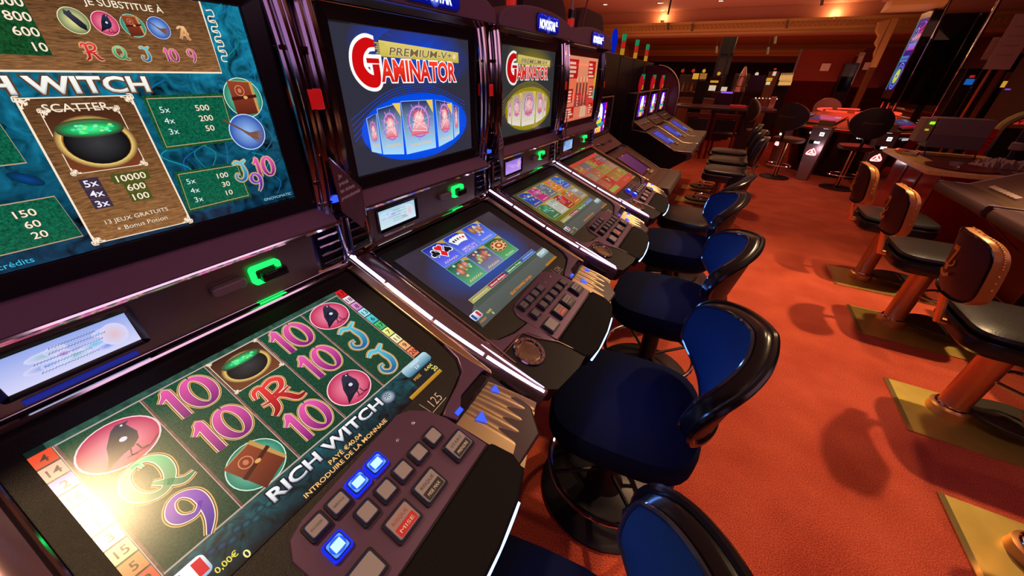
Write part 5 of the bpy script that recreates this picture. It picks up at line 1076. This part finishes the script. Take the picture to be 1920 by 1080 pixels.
q = at(1258, 0, 10); tag(MB().tube([(q.x, 10, at(1258, 27, 10).z), (q.x, 10, CEIL)], .018, 8).build('hanging_rod', DKMET), 'dark rod hanging from the ceiling above the far bank', 'rod')

# ------------------------------------------------------------------ electronic roulette, its pods and chairs
TAN = mat('champagne plastic', (.30, .19, .11), .35, .4); PODM = mat('silver grey pod', (.32, .22, .24), .3, .6); REDL = glow('red light strip', (1, .03, .015), 3.0); WHL = glow('white light mark', (.95, .97, 1), 3.2)
RC = Vector((1.95, 9.3, 0)); KS = .88
R = thing('electronic_roulette', 'multi-seat electronic roulette with red light strips and purple touch screens', 'roulette', RC)
b = MB(); b.lathe([(KS*r, z) for r, z in [(0, 0), (.80, 0), (.85, .2), (.98, .70), (1.0, .78), (0, .78)]], 40); b.build('body', mat('roulette gloss black', (.012, .006, .008), .15, 0, .6), R)
b = MB(); b.lathe([(KS*r, z) for r, z in [(1.06, .76), (1.08, .80), (1.05, .83), (.62, 1.0), (.56, 1.03), (.5, 1.0), (.4, .96), (0, .95)]], 40); b.build('top_ring', TAN, R)
MB().lathe([(KS*r, z) for r, z in [(1.066, .79), (1.085, .80), (1.066, .81)]], 40).build('red_rim', glow('dim red strip', (1, .02, .01), .9), R, label='thin red light band round the rim')
b = MB(); b.lathe([(.0, .99), (.3, .975), (.36, 1.0), (.36, .96), (0, .95)], 30); b.build('wheel', REDLAC, R)
for k in range(8):
    a = radians(-90 + 3) + k*pi/4; c = Vector((KS*.85*cos(a), KS*.85*sin(a), .915)); rad = Vector((cos(a), sin(a), 0)); up = Vector((-cos(a)*.43, -sin(a)*.43, .17)).normalized(); F = frame(c, Vector((-sin(a), cos(a), 0)), up)
    st = MB(F); st.prism(rrect(.50, .34, .02, 3), 0, .018); so = st.build('station', TAN, R, bevel=.004)
    ar = Art(); ar.rect(-.21, .21, -.12, .13, srgb(50, 40, 120), 0, top=srgb(96, 84, 120)); ar.rect(-.21, .21, -.125, -.09, srgb(220, 20, 30), 1); ar.scrawl(0, .02, .24, .03, srgb(170, 160, 220), 2); ar.scrawl(-.05, -.04, .18, .02, srgb(220, 60, 90), 2); ar.rect(.1, .2, .05, .11, srgb(120, 150, 170), 1)
    ar.build('touch_screen', F @ Matrix.Translation((0, 0, .019)), so, strength=.6)
    dg = Art(); 
    for q in range(5): dg.rect(-.08 + .034*q, -.055 + .034*q, -.016, .016, (1, 1, 1), 0); dg.rect(-.074 + .034*q, -.061 + .034*q, -.006, .01, srgb(40, 50, 60), 1)
    dg.build('counter_display', frame(Vector((KS*1.003*cos(a), KS*1.003*sin(a), .70)) + R.location*0, Vector((-sin(a), cos(a), 0)), (0, 0, 1)), so, strength=1.0)
    MB().tube([(KS*.66*cos(a + t), KS*.66*sin(a + t), 1.05) for t in [-.3 + .1*q for q in range(7)]], .012, 7).build('red_light_strip', REDL, R, label='glowing red light strip') 
def pod(x, y, label, aim):
    P = thing('terminal_pod', label, 'terminal', (x, y, 0), aim, 'silver roulette pods')
    E = frame(Vector((0, 0, 0)), (0, 1, 0), (0, 0, 1))
    b = MB(E); b.prism([(-.085, 0), (.085, 0), (.125, .5), (.135, .84), (-.135, .84), (-.125, .5)], -.10, .03); b.build('pylon', PODM, P, bevel=.01)
    b = MB(); b.box(-.14, .04, -.14, .14, .84, .87); b.box(-.13, -.02, -.10, .10, .87, .95); b.build('head', TAN, P, bevel=.008)
    F = frame(Vector((.031, 0, 0)), (0, 1, 0), (0, 0, 1))
    ar = Art(); 
    for ex, c, l in ((.016, (1.6, .12, .1), 0), (.0, (2.4, 2.4, 2.4), 1)):
        ar.curve([(-.075, .425), (-.06, .46), (-.02, .50), (-.01, .47), (-.03, .435), (-.075, .425), (.0, .42), (.06, .425)], .009 + ex, c, l); ar.curve([(-.005, .44), (.0, .52), (.03, .49), (.055, .46), (.06, .43), (.03, .425)], .009 + ex, c, l); ar.curve([(-.03, .44), (.005, .47), (.02, .44), (.045, .45)], .009 + ex, c, l)
    ar.build('lit_emblem', F @ Matrix.Translation((0, 0, .002)), P, label='white and red glowing emblem')
    ar = Art(); ar.rect(.0, .06, .72, .775, (2, 2.1, 2), 0); ar.rect(.01, .05, .735, .76, srgb(170, 190, 180), 1); ar.build('lit_key', F @ Matrix.Translation((0, 0, .002)), P)
    ar = Art(); ar.rect(-.03, .05, .60, .635, (1.8, 1.9, 2), 0); ar.build('lit_slot', F @ Matrix.Translation((0, 0, .0065)), P)
    MB(F).box(-.10, .03, .59, .645, -.002, .006).build('bill_mouth', GLOSSB, P); MB().tube([(.035, -.13, .838), (.035, .13, .838)], .008, 6).build('chrome_lip', CHROME, P)
    return P
for x, y, w in ((1.36, 8.08, 'silver roulette pod with a glowing emblem, behind the first round-backed chair'), (2.20, 8.10, 'silver roulette pod with a glowing emblem, right of the second round-backed chair'), (.93, 8.92, 'silver roulette pod seen edge on, left of the others')):
    pod(x, y, w, atan2(y - RC.y, x - RC.x))
lamp('emblem_glow', 'POINT', (1.25, 7.8, .5), 1.2, (1, .8, .85), .05); lamp('roulette_red', 'AREA', (1.95, 9.3, 1.7), 14, (1, .05, .03), 1.2, (1.95, 9.3, 0))
CREAML = mat('cream leather', (.42, .36, .24), .4, 0, .5); ROUNDB = mat('black fabric shell', (.02, .014, .018), .55)
def roulette_chair(x, y, aim, label):
    R = thing('roulette_chair', label, 'chair', (x, y, 0), aim, 'round-backed chairs at the roulette')
    S = lambda i, j, d: (-.19 - .05*(1) + .10*(2*i - 1)**2 + d, .25*(2*i - 1), .985 + .21*(2*j - 1))
    ol = [(.5 + .5*cos(2*pi*k/30), .5 + .5*sin(2*pi*k/30)) for k in range(30)]
    def disc(d, sc, puff):
        vs = []; 
        for r in (1, .75, .45, .2): vs += [S(.5 + (i - .5)*r*sc, .5 + (j - .5)*r*sc, d + puff*(1 - r*r)) for i, j in ol]
        n = 30; return vs, [(q*n + k, q*n + (k + 1) % n, (q + 1)*n + (k + 1) % n, (q + 1)*n + k) for q in range(3) for k in range(n)] + [tuple(3*n + k for k in range(n))]
    b = MB(); b.add(*disc(-.03, 1, -.015)); b.grid(lambda i, j: S(.5 + (ol[int(round(i*30)) % 30][0] - .5), .5 + (ol[int(round(i*30)) % 30][1] - .5), -.03 + .04*j), 30, 3, True); bs = b.build('back_shell', ROUNDB, R)
    b = MB(); b.add(*disc(.055, .95, .02)); b.grid(lambda i, j: S(.5 + (ol[int(round(i*30)) % 30][0] - .5)*(1.0 - .05*j), .5 + (ol[int(round(i*30)) % 30][1] - .5)*(1 - .05*j), .01 + .045*j), 30, 3, True); b.build('back_cushion', CREAML, R)
    a = Ink(); a.scrawl(.0, 0, .20, .022, (0, 0, 0), 1); a.curve([(-.12, -.03), (-.115, .0), (-.09, .03)], .006, (0, 0, 0), 1); a.build('embroidery', frame(Vector((-.289, 0, .99)), (0, -1, 0), (0, 0, 1)), bs, col=(.3, .12, .10))
    b = MB(); cushion(b, .42, .44, .60, .665, .7, .015, .02); b.build('seat', mat('dark cushion', (.07, .035, .02), .4), R)
    b = MB(); b.lathe([(0, 0), (.23, 0), (.23, .012), (.05, .03), (.03, .05), (.03, .60), (0, .60)], 28); b.build('pedestal', DKMET, R)
    for s in (-1, 1): MB().tube([(-.035, s*.02, .05), (-.035, s*.02, .60)], .012, 8).build('chrome_post', CHROME_ORANGE, R)
    b = MB(); b.tube([(.17*cos(t) - .02, .2*sin(t), .22) for t in [2*pi*k/24 for k in range(24)]], .011, 8, True); b.build('foot_ring', CHROME, R)
    b = MB(); b.tube([(-.05, 0, .60), (-.2, 0, .62), (-.24, 0, .85)], .022, 8); b.build('back_bracket', DKMET, R)
roulette_chair(.95, 8.0, radians(55), 'round-backed roulette chair, left of two shown from behind')
roulette_chair(1.80, 7.72, radians(92), 'large round-backed roulette chair shown square from behind, the right one')
roulette_chair(.50, 8.86, radians(8), 'roulette chair seen from the side with a pale cushion')
roulette_chair(1.75, 10.75, radians(-90), 'dark round-backed chair on the far side of the roulette')
# tall portrait display and its neighbour
DS = 1.104
R = thing('portrait_display', 'tall blue roulette result display on chrome poles', 'display', (2.56, 10.62, 0))
b = MB(); b.box(.0, .13, -.28, .30, 1.17, 2.604); b.build('display_case', GLOSSB, R, bevel=.006)
F = frame(Vector((-.001, .01, 1.92)), (0, -1, 0), (0, 0, 1)) @ Matrix.Scale(DS, 4); MB(F).ring(rrect(.52, 1.24, .01, 2), rrect(.46, 1.02, .004, 2, 0, .02), -.004, .006).build('display_frame', mat('bronze frame', (.14, .08, .06), .35, .5), R)
a = Art(); a.rect(-.23, .23, -.49, .53, srgb(24, 24, 110), 0, top=srgb(60, 36, 130)); rr = random.Random(4)
a.rect(-.23, -.205, -.49, .53, srgb(40, 170, 170), 1)
for e, c in ((.2, (150, 150, 230)), (.185, (40, 40, 150)), (.16, (120, 120, 220)), (.14, (30, 40, 120)), (.11, (190, 220, 60)), (.05, (226, 190, 190)), (.025, (60, 20, 60))): a.ell(.02, -.28, e, e*1.0, srgb(*c), 2 + int(100*(.2 - e)))
for k in range(12): a.rect(-.19 + .06*(k % 6), -.15 + .06*(k % 6), -.02 - .05*(k//6), .02 - .05*(k//6), srgb(80, 140, 220), 3)
a.rect(-.16, .2, .1, .2, srgb(200, 60, 170), 3, top=srgb(80, 130, 240)); a.ell(-.06, .33, .07, .09, srgb(170, 200, 240), 3); a.ell(-.06, .33, .055, .075, srgb(30, 30, 110), 4); a.line([(0, .38), (.18, .44), (.06, .30), (.2, .36)], .03, srgb(240, 50, 80), 4); a.line([(.02, .26), (.2, .3)], .03, srgb(240, 60, 110), 4)
for k in range(30): a.ell(rr.uniform(-.18, .2), rr.uniform(.2, .52), .012, .01, srgb(rr.randint(60, 255), rr.randint(40, 160), 220), 5, n=6)
a.build('display_screen', F, R, strength=.9)
for s in (-.2, .2): MB().tube([(.05, s, .0), (.05, s, 1.2)], .02, 8).build('foot_post', CHROME, R)
MB().tube(catmull([(.06, .15, 2.6), (.06, .15, 2.72), (.10, .02, 2.82), (.2, -.1, 2.84)], 5), .02, 8).build('top_bracket', CHROME, R)
for xx, yy, w in ((2.72, 10.5, 'in front of the blue display'), (3.28, 10.35, 'in front of the black display')):
    tag(MB().tube([(0, 0, 0), (0, 0, CEIL)], .029, 12).build('chrome_pole', CHROME), 'tall chrome pole ' + w, 'pole', 'chrome poles').location = (xx, yy - .06, 0)
R = thing('portrait_display', 'black unlit back of the second tall display', 'display', (3.12, 10.55, 0))
MB().box(-.34, .19, -.06, .08, 1.15, 2.56).build('display_case', GLOSSB, R, bevel=.006); MB().box(-.05, .05, -.02, .04, 0, 1.16).build('foot_post', DKMET, R)

# ------------------------------------------------------------------ card table and the hall beyond
R = thing('card_table', 'dealer card table with dark grey edge and red layout', 'table', (-.25, 10.35, 0), radians(5))
b = MB(); b.prism(rrect(2.1, 1.1, .35, 6), .90, .95); b.build('tabletop', mat('slate table edge', (.06, .05, .075), .4), R, bevel=.01)
b = MB(); b.prism(rrect(1.8, .85, .28, 6), .951, .953); b.build('layout', mat('dark red layout cloth', (.10, .008, .012), .8), R)
for s in (-1, 1): MB().box(s*.6 - .12, s*.6 + .12, -.15, .15, 0, .90).build('pedestal', mat('dark table leg', (.03, .01, .01), .5), R, bevel=.01)
def gadget(name, label, cat, px0, px1, py0, py1, Y, m, depth=.15, parts=(), group=None, base=None):
    """upright box-shaped fixture standing at depth Y; parts are (name, px0, px1, py0, py1, material) faces on its front"""
    a, c = at((px0 + px1)/2, (py0 + py1)/2, Y), at((px0 + px1)/2, py0, Y); a.z = at((px0 + px1)/2, py1, Y).z; w = (at(px1, (py0 + py1)/2, Y) - at(px0, (py0 + py1)/2, Y)).x
    z0 = a.z if base is None else base
    R = thing(name, label, cat, (a.x, Y, z0), 0, group)
    MB().box(-w/2, w/2, 0, depth, 0, c.z - z0).build('body', m, R, bevel=min(.012, w*.1))
    for nm, u0, u1, v0, v1, mm in parts:
        vm = (v0 + v1)/2; p0 = at(u0, vm, Y); p1 = at(u1, vm, Y); p0.z = at((u0 + u1)/2, v1, Y).z; p1.z = at((u0 + u1)/2, v0, Y).z; cx = (p0.x + p1.x)/2 - a.x; hw = abs(p1.x - p0.x)/2
        MB().box(cx - hw, cx + hw, -.012 if 'board' not in nm else -.14, .0, p0.z - z0, p1.z - z0).build(nm, mm, R)
    return R
REDT = mat('red chip tray', (.45, .02, .02), .35, emit=(.6, .01, .01), es=.25)
q = at(1360, 203, 9.7)
tag(MB().box(-.16, .16, -.1, .1, 0, .05).build('chip_tray', REDT, bevel=.006), 'red chip tray on the card table', 'chip tray').location = (.05, 10.15, .954)
for k in range(7):
    tag(MB().box(-.028, .028, -.06, .06, 0, .035).build('chip_stack', mat('chips %d' % k, [(.5, .2, .02), (.2, .18, .3), (.4, .35, .3), (.1, .3, .15), (.5, .05, .05), (.15, .15, .4), (.45, .4, .1)][k], .5)), 'row of coloured chips beside the red chip tray, number %d from the left' % (k + 1) if 0 else '%s chip row beside the red chip tray' % ['orange', 'violet', 'cream', 'green', 'red', 'blue', 'yellow'][k], 'chips', None, 'chip rows on the card table') if 0 else tag(MB().box(-.028, .028, -.06, .06, 0, .035).build('chip_row', mat('chips %d' % k, [(.5, .2, .02), (.2, .18, .3), (.4, .35, .3), (.1, .3, .15), (.5, .05, .05), (.15, .15, .4), (.45, .4, .1)][k], .5)), '%s chip row beside the red chip tray' % ['orange', 'violet', 'cream', 'green', 'red', 'blue', 'yellow'][k], 'chips', 'chip rows on the card table')
    COL.objects[-1].location = (.26 + .063*k, 10.2 + .01*k, .954)
R = thing('table_candelabrum', 'small branched light stand with white points on the card table', 'lamp', (.55, 10.48, .954))
MB().lathe([(0, 0), (.07, 0), (.07, .01), (.012, .03), (.012, .24), (0, .24)], 14).build('stem', CHROME, R); b = MB(); b.tube([(-.2, 0, .17), (0, 0, .19), (.2, 0, .17)], .007, 6); b.build('arm', CHROME, R)
for k in range(7): b = MB(); b.ball((-.2 + .4*k/6, 0, .19), .013, 8); b.build('bulb', glow('small white bulb', (1, .8, .6), 1.2), R)
gadget('card_holder', 'pale card holder leaning on the card table', 'card holder', 1444, 1455, 181, 197, 10.3, mat('pale card', (.62, .42, .34), .5), .04, (('print', 1446, 1453, 184, 194, mat('card print', (.4, .2, .16), .6)),), None, .954)
gadget('high_back_chair', 'dark high-backed dealer chair behind the card table', 'chair', 1302, 1321, 152, 200, 11, mat('black chair cloth', (.012, .008, .01), .7), .12, (('back_panel', 1304, 1319, 156, 190, BLKLEATHER),), None, 0)
gadget('beige_counter', 'low beige counter left of the card table', 'counter', 1268, 1332, 184, 232, 11.5, mat('beige laminate', (.30, .15, .09), .5), .5, (('counter_rail', 1268, 1332, 183, 186, GOLDISH),), None, 0)
GF = 'lit machines in the far hall'; DB = mat('dark brown cabinet', (.05, .018, .012), .4)
AMB = glow('amber lit panel', (.75, .36, .03), .8); WHP = glow('pale lit panel', (.8, .62, .42), .8); ORP = glow('orange lit panel', (.42, .16, .03), .7)
gadget('slot_machine', 'brown far machine with an amber strip above a white panel', 'slot machine', 1328, 1349, 143, 180, 12.5, DB, .5, (('amber_strip', 1332, 1347, 151, 155, AMB), ('white_panel', 1329, 1342, 160, 170, WHP), ('top_lamp', 1345, 1349, 137, 141, AMB)), GF, 0)
gadget('lit_box', 'small pinkish lit box on the far counter', 'box', 1351, 1363, 162, 172, 12, DB, .12, (('front', 1352, 1363, 163, 171, WHP),))
gadget('violet_shelf', 'low counter edged with violet light behind the card table', 'counter', 1334, 1376, 173, 188, 12.1, mat('plum counter', (.05, .02, .05), .4), .3, (('violet_strip', 1352, 1374, 172, 175, glow('violet strip', (.35, .10, .9), 1.0)),), None, 0)
q = at(1384, 172, 12.6); R = thing('glitter_tree', 'glittering silver ornament tree in the far hall', 'ornament', (q.x, 12.6, q.z)); 
MB().lathe([(0, 0), (.16, .0), (.12, .12), (.13, .14), (.08, .34), (.09, .36), (.03, .56), (0, .6)], 18).build('foliage', mat('silver glitter', (.85, .75, .85), .2, .9, bump=(40, 1)), R); MB().lathe([(0, -q.z), (.1, -q.z), (.1, 0), (0, 0)], 14).build('stand', DB, R)
gadget('dark_panel_screen', 'large unlit dark screen in the far hall', 'screen', 1403, 1434, 141, 172, 12.2, DB, .08, (('screen', 1404, 1433, 142, 171, mat('dark red glass', (.05, .012, .012), .2)),))
gadget('slot_machine', 'yellow tilted far machine with a small red top lamp', 'slot machine', 1437, 1455, 134, 176, 12.2, mat('mustard cabinet', (.28, .16, .04), .4), .4, (('yellow_panel', 1437, 1448, 146, 152, AMB), ('white_panel', 1436, 1444, 153, 159, WHP), ('pale_panel', 1449, 1455, 134, 142, WHP), ('red_lamp', 1451, 1456, 128, 131, RED_)), GF, 0)
R = gadget('bottle_shelf', 'dark shelf of small amber bottles beside the red partition', 'shelf', 1456, 1483, 136, 168, 12.4, mat('black shelf', (.012, .008, .008), .5), .2, (('shelf_board', 1457, 1482, 152.4, 153.2, DB), ('lower_board', 1457, 1482, 162, 163, DB)), None, 0)
for r_, (py, n) in enumerate(((161.6, 9), (151.6, 8))):
    for k in range(n):
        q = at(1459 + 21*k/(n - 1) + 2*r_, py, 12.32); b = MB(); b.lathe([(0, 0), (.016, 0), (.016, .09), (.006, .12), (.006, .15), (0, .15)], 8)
        o = tag(b.build('bottle', glow('amber bottle', (.75, .36, .10), .9 if r_ == 0 else .35)), 'small %s bottle on the %s board of the dark shelf' % (('orange-lit', 'lower') if r_ == 0 else ('dim amber', 'upper')), 'bottle', 'bottles on the %s board' % ('lower', 'upper')[r_]); o.location = q + Vector((0, -.03, .02))  # orange light on the bottles put in as emission
for k, (a, c) in enumerate(((1299, 1310), (1312, 1325))): gadget('orange_panel', '%s of two orange glowing panels on the far wall' % ('left brighter', 'right dimmer')[k], 'panel', a, c, 137, 149, 16, DB, .05, (('lit_face', a, c, 137.5, 148.5, ORP if k else AMB),), None, 0)
for px, py, m_, w in ((1280, 133, RED_, 'left red'), (1300, 133, RED_, 'right red'), (1320, 133, AMB, 'amber'), (1419, 139, WHP, 'white'), (1348, 138, AMB, 'orange')):
    q = at(px, py, 15); b = MB(); b.ball((0, 0, 0), .05, 8); R = thing('wall_lamp', w + ' point lamp glowing in the far hall', 'lamp', q, 0, 'point lamps in the far hall'); b.build('globe', m_, R); MB().tube([(0, .05, 0), (0, .2, 0), (0, .2, .1)], .02, 6).build('bracket', DB, R)
for px0, px1, w in ((1345, 1362, 'black far pillar hanging below the ceiling beam'), (1362, 1372, 'brown far pillar beside the black one')):
    gadget('pillar', w, 'pillar', px0, px1, 66, 150, 18, BLACKP if 'black' in w else WALLB, .4, (('panel', px0 + 2, px1 - 2, 100, 140, GLOSSB),), None, 0)
for px0, px1, py0, y, w in ((1270, 1296, 140, 17, 'left'), (1372, 1400, 138, 19, 'middle'), (1460, 1476, 150, 19, 'right'), (1395, 1436, 160, 14.5, 'low')):
    gadget('far_cabinet', 'dark cabinet in the far hall, the %s one' % w, 'cabinet', px0, px1, py0, 185, y, DB, .5, (('front_panel', px0 + 2, px1 - 2, py0 + 4, 178, mat('dark cabinet front', (.035, .012, .014), .3)),), 'dark cabinets in the far hall', 0)
for k in range(9):
    px = 1272 + 8*k; q = at(px, 166, 12.2); b = MB(); b.lathe([(0, 0), (.03, 0), (.03, .1 + .04*(k % 3)), (.012, .17), (.012, .22), (0, .22)], 8)
    if k < 4: tag(b.build('bar_bottle', mat('bar bottle %d' % k, [(.6, .35, .06), (.5, .45, .2), (.3, .12, .04), (.55, .3, .1)][k], .2, 0, .6)), '%s bottle on the bar behind the beige counter' % ['gold', 'pale', 'brown', 'tan'][k], 'bottle', 'bar bottles').location = (q.x, 12.2, at(1286, 172, 12.1).z + .002)
gadget('bar_counter', 'dark bar top behind the beige counter', 'counter', 1266, 1306, 172, 190, 12.1, DB, .3, (('bar_edge', 1267, 1300, 170.5, 172, GOLDISH),), None, 0)
# red partitions, notices, carved post
struct(MB().box(3.62, 3.76, 6.5, 22, 0, .95).build('partition_right', REDLAC, bevel=.01)); struct(MB().tube([(3.61, 6.5, .955), (3.61, 22, .955)], .03, 8).build('trim_4', REDLAC))
for k in range(3): struct(MB().tube([(3.612, 6.5, .80 - .05*k), (3.612, 22, .80 - .05*k)], .012, 6).build('trim_5', REDLAC))
gadget('red_screen_wall', 'tall red-brown partition panel with a notice, behind the roulette', 'partition', 1484, 1584, 92, 200, 13, mat('red brown panel', (.17, .022, .010), .75, 0, .15, vary=(3, .15)), .12, (('edge_post', 1482, 1486, 92, 200, mat('grey edge', (.12, .06, .06), .4)),), None, 0)
gadget('dark_cabinet', 'black cabinet between the red partition panels', 'cabinet', 1574, 1600, 118, 178, 12.6, BLACKP, .3, (('panel', 1577, 1597, 122, 172, GLOSSB),), None, 0)
gadget('red_screen_wall', 'dark red partition panel behind the carved post', 'partition', 1598, 1690, 90, 196, 13.4, mat('maroon panel', (.09, .010, .010), .75, 0, .15, vary=(3, .15)), .12, (('skirting', 1600, 1688, 186, 195, REDDK),), None, 0)
PAP = mat('paper', (.60, .40, .34), .7)
def notice(px0, px1, py0, py1, Y, label, group='paper notices'):
    c = at((px0 + px1)/2, (py0 + py1)/2, Y); w = abs((at(px1, py0, Y) - at(px0, py0, Y)).x); h = (at(px0, py0, Y) - at(px0, py1, Y)).z
    R = thing('notice', label, 'notice', c, 0, group); MB().box(-w/2, w/2, -.004, 0, -h/2, h/2).build('sheet', PAP, R)
    a = Ink(); 
    for k in range(4): a.scrawl(0, h*(.28 - .17*k), w*.6, h*.05, (0, 0, 0), 1)
    a.build('lettering', frame(Vector((0, -.0045, 0)), (1, 0, 0), (0, 0, 1)), R, col=(.3, .16, .14)); return R
notice(1539, 1556, 119, 133, 12.98, 'white paper notice on the red-brown partition panel'); notice(1619, 1636, 117, 131, 13.38, 'paper notice left of the carved golden post')
gadget('white_banner', 'narrow white upright banner behind the carved golden post', 'banner', 1604, 1615, 98, 140, 13.2, mat('banner white', (.40, .30, .28), .6), .03, (('print', 1606, 1613, 104, 134, PAP),), None, 0)
R = thing('carved_post', 'slender golden wooden post with a carved bracket', 'post', (2.42, 12, 0))
MB().box(-.06, .06, -.06, .06, 0, 2.66).build('shaft', GILT, R, bevel=.01)
b = MB(frame(Vector((0, 0, 0)), (1, 0, 0), (0, 0, 1))); b.prism([(-.06, 1.95), (-.10, 2.05), (-.09, 2.15), (-.16, 2.22), (-.15, 2.34), (-.24, 2.44), (-.25, 2.60), (-.06, 2.66)], -.05, .05); b.build('bracket', GILT, R, bevel=.015)
struct(MB().box(1.85, 2.66, 10.2, 10.7, 2.78, CEIL).build('beam_right', CEILM)); 
b = MB(frame(Vector((0, 0, 0)), (0, 1, 0), (0, 0, 1))); b.prism([(10.2, 2.62), (10.12, 2.66), (10.10, 2.74), (10.0, 2.80), (9.96, 2.92), (9.86, 2.98), (9.84, 3.06), (10.3, 3.06), (10.7, 2.62)], 1.9, 2.62); struct(b.build('trim_6', GILT))
# right side: notices, wooden pillar, lit machine
def board(px0, px1, py0, py1, Y, label):
    R = notice(px0, px1, py0, py1, Y, label, 'pink notice boards at the right edge'); MB().box(-.03, .03, .0, .04, -R.location.z, .1).build('stand_post', DKMET, R)
board(1850, 1895, 70, 112, 9.0, 'salmon notice board at the right, the left lower one'); board(1872, 1925, 28, 131, 8.6, 'tall pink framed notice board at the right edge')
gadget('wooden_pillar', 'orange-brown wooden pillar at the right under the pink boards', 'pillar', 1846, 1868, 120, 196, 9.1, mat('orange wood', (.36, .12, .035), .4, vary=(10, .2)), .2, (('side_strip', 1866, 1870, 120, 196, mat('dark wood edge', (.16, .05, .02), .5)),), None, 0)
gadget('slot_machine', 'dark machine with red lamp and blue screen, left of the wooden pillar', 'slot machine', 1800, 1838, 128, 178, 9.6, BLACKP, .3, (('red_lamp', 1818, 1827, 141, 146, RED_), ('blue_screen', 1809, 1825, 148, 159, glow('blue screen', (.01, .12, .5), .8)), ('violet_strip', 1820, 1844, 163, 166, glow('violet neon', (.15, .05, .7), 1.0))), None, 0)
gadget('slot_machine', 'dark machine with grey slats right of the wooden pillar', 'slot machine', 1876, 1894, 100, 190, 9.4, BLACKP, .3, (('grey_panel', 1884, 1893, 135, 152, mat('grey panel', (.25, .16, .13), .5)), ('gold_slats', 1878, 1886, 152, 164, AMB), ('violet_strip', 1884, 1894, 166, 169, glow('violet neon', (.15, .05, .7), 1.0))), None, 0)
R = thing('arched_chair', 'olive arched chair back at the right edge beyond the table', 'chair', (3.30, 7.3, 0)); b = MB(); b.tube([(-.30 + .30*(1 - cos(t)), 0, 1.02 + .22*sin(t)) for t in [pi*k/12 for k in range(13)]], .05, 9); b.build('arch', mat('olive cushion', (.30, .24, .08), .5), R)
MB().box(-.28, .28, -.04, .04, .45, 1.05).build('back_panel', BLACKP, R); MB().box(-.28, .28, -.45, .0, .42, .50).build('seat', BLACKP, R, bevel=.02); MB().lathe([(0, 0), (.2, 0), (.03, .04), (.03, .42), (0, .42)], 16).build('pedestal', DKMET, R)
for k in range(5):
    q = at(1898 + 6*k, 226 + 7*(k % 2), 8.2); tag(MB().tube([(0, 0, 0), (0, 0, .035)], [.03, .012], 8).build('red_marker', RED_), 'tiny red glowing marker at the right edge beyond the table', 'marker light', 'red glowing markers')
    COL.objects[-1].location = q
# wooden chairs at the card table
REDW = mat('red stained wood', (.13, .012, .008), .35)
for x, y, rz, w in ((-.62, 9.2, .1, 'left'), (-.05, 9.3, -.15, 'right')):
    R = thing('wooden_chair', 'red-stained wooden chair with black seat at the card table, the %s one' % w, 'chair', (x, y, 0), rz, 'wooden chairs at the card table')
    b = MB(); b.box(-.22, .22, -.2, .22, .46, .52); b.build('seat', BLKLEATHER, R, bevel=.015)
    for sx in (-1, 1):
        MB().box(sx*.21 - .02, sx*.21 + .02, -.24, -.20, 0, .88).build('leg', REDW, R, bevel=.004); MB().box(sx*.21 - .02, sx*.21 + .02, .19, .23, 0, .46).build('leg', REDW, R, bevel=.004)
    MB().box(-.21, .21, -.24, -.205, .80, .88).build('top_rail', REDW, R, bevel=.006); MB().box(-.21, .21, -.235, -.21, .56, .78).build('back_panel', BLKLEATHER, R, bevel=.006); MB().box(-.21, .21, -.235, -.21, .12, .16).build('stretcher', REDW, R)
# warm bar lights seen above the nearest machines
for k, (x, y, z) in enumerate(((-5.5, 5.2, 2.5), (-5.6, 7.4, 2.6), (-5.6, 3.4, 2.5))):
    R = thing('wall_sconce', 'amber wall light beyond the left row, %s of three' % ('middle', 'right', 'left')[k], 'wall light', (x, y, z), 0, 'amber wall lights beyond the left row')
    MB().lathe([(0, -.15), (.12, -.12), (.14, .12), (0, .15)], 14).build('shade', glow('amber shade', (1, .5, .1), 2.5), R); MB().box(-1.4, -.1, -.02, .02, -.02, .02).build('bracket', GOLDISH, R)
    lamp('sconce_beam', 'POINT', (x + .3, y, z), 25, (1, .5, .15), .1)
# blue light thrown on the stools from under the decks
for y in (.22, .90, 1.65, 2.37):
    lamp('deck_edge_blue', 'AREA', (-.17, y, .755), .9, (.12, .30, 1), .35, (.25, y, .75), sy=.02)
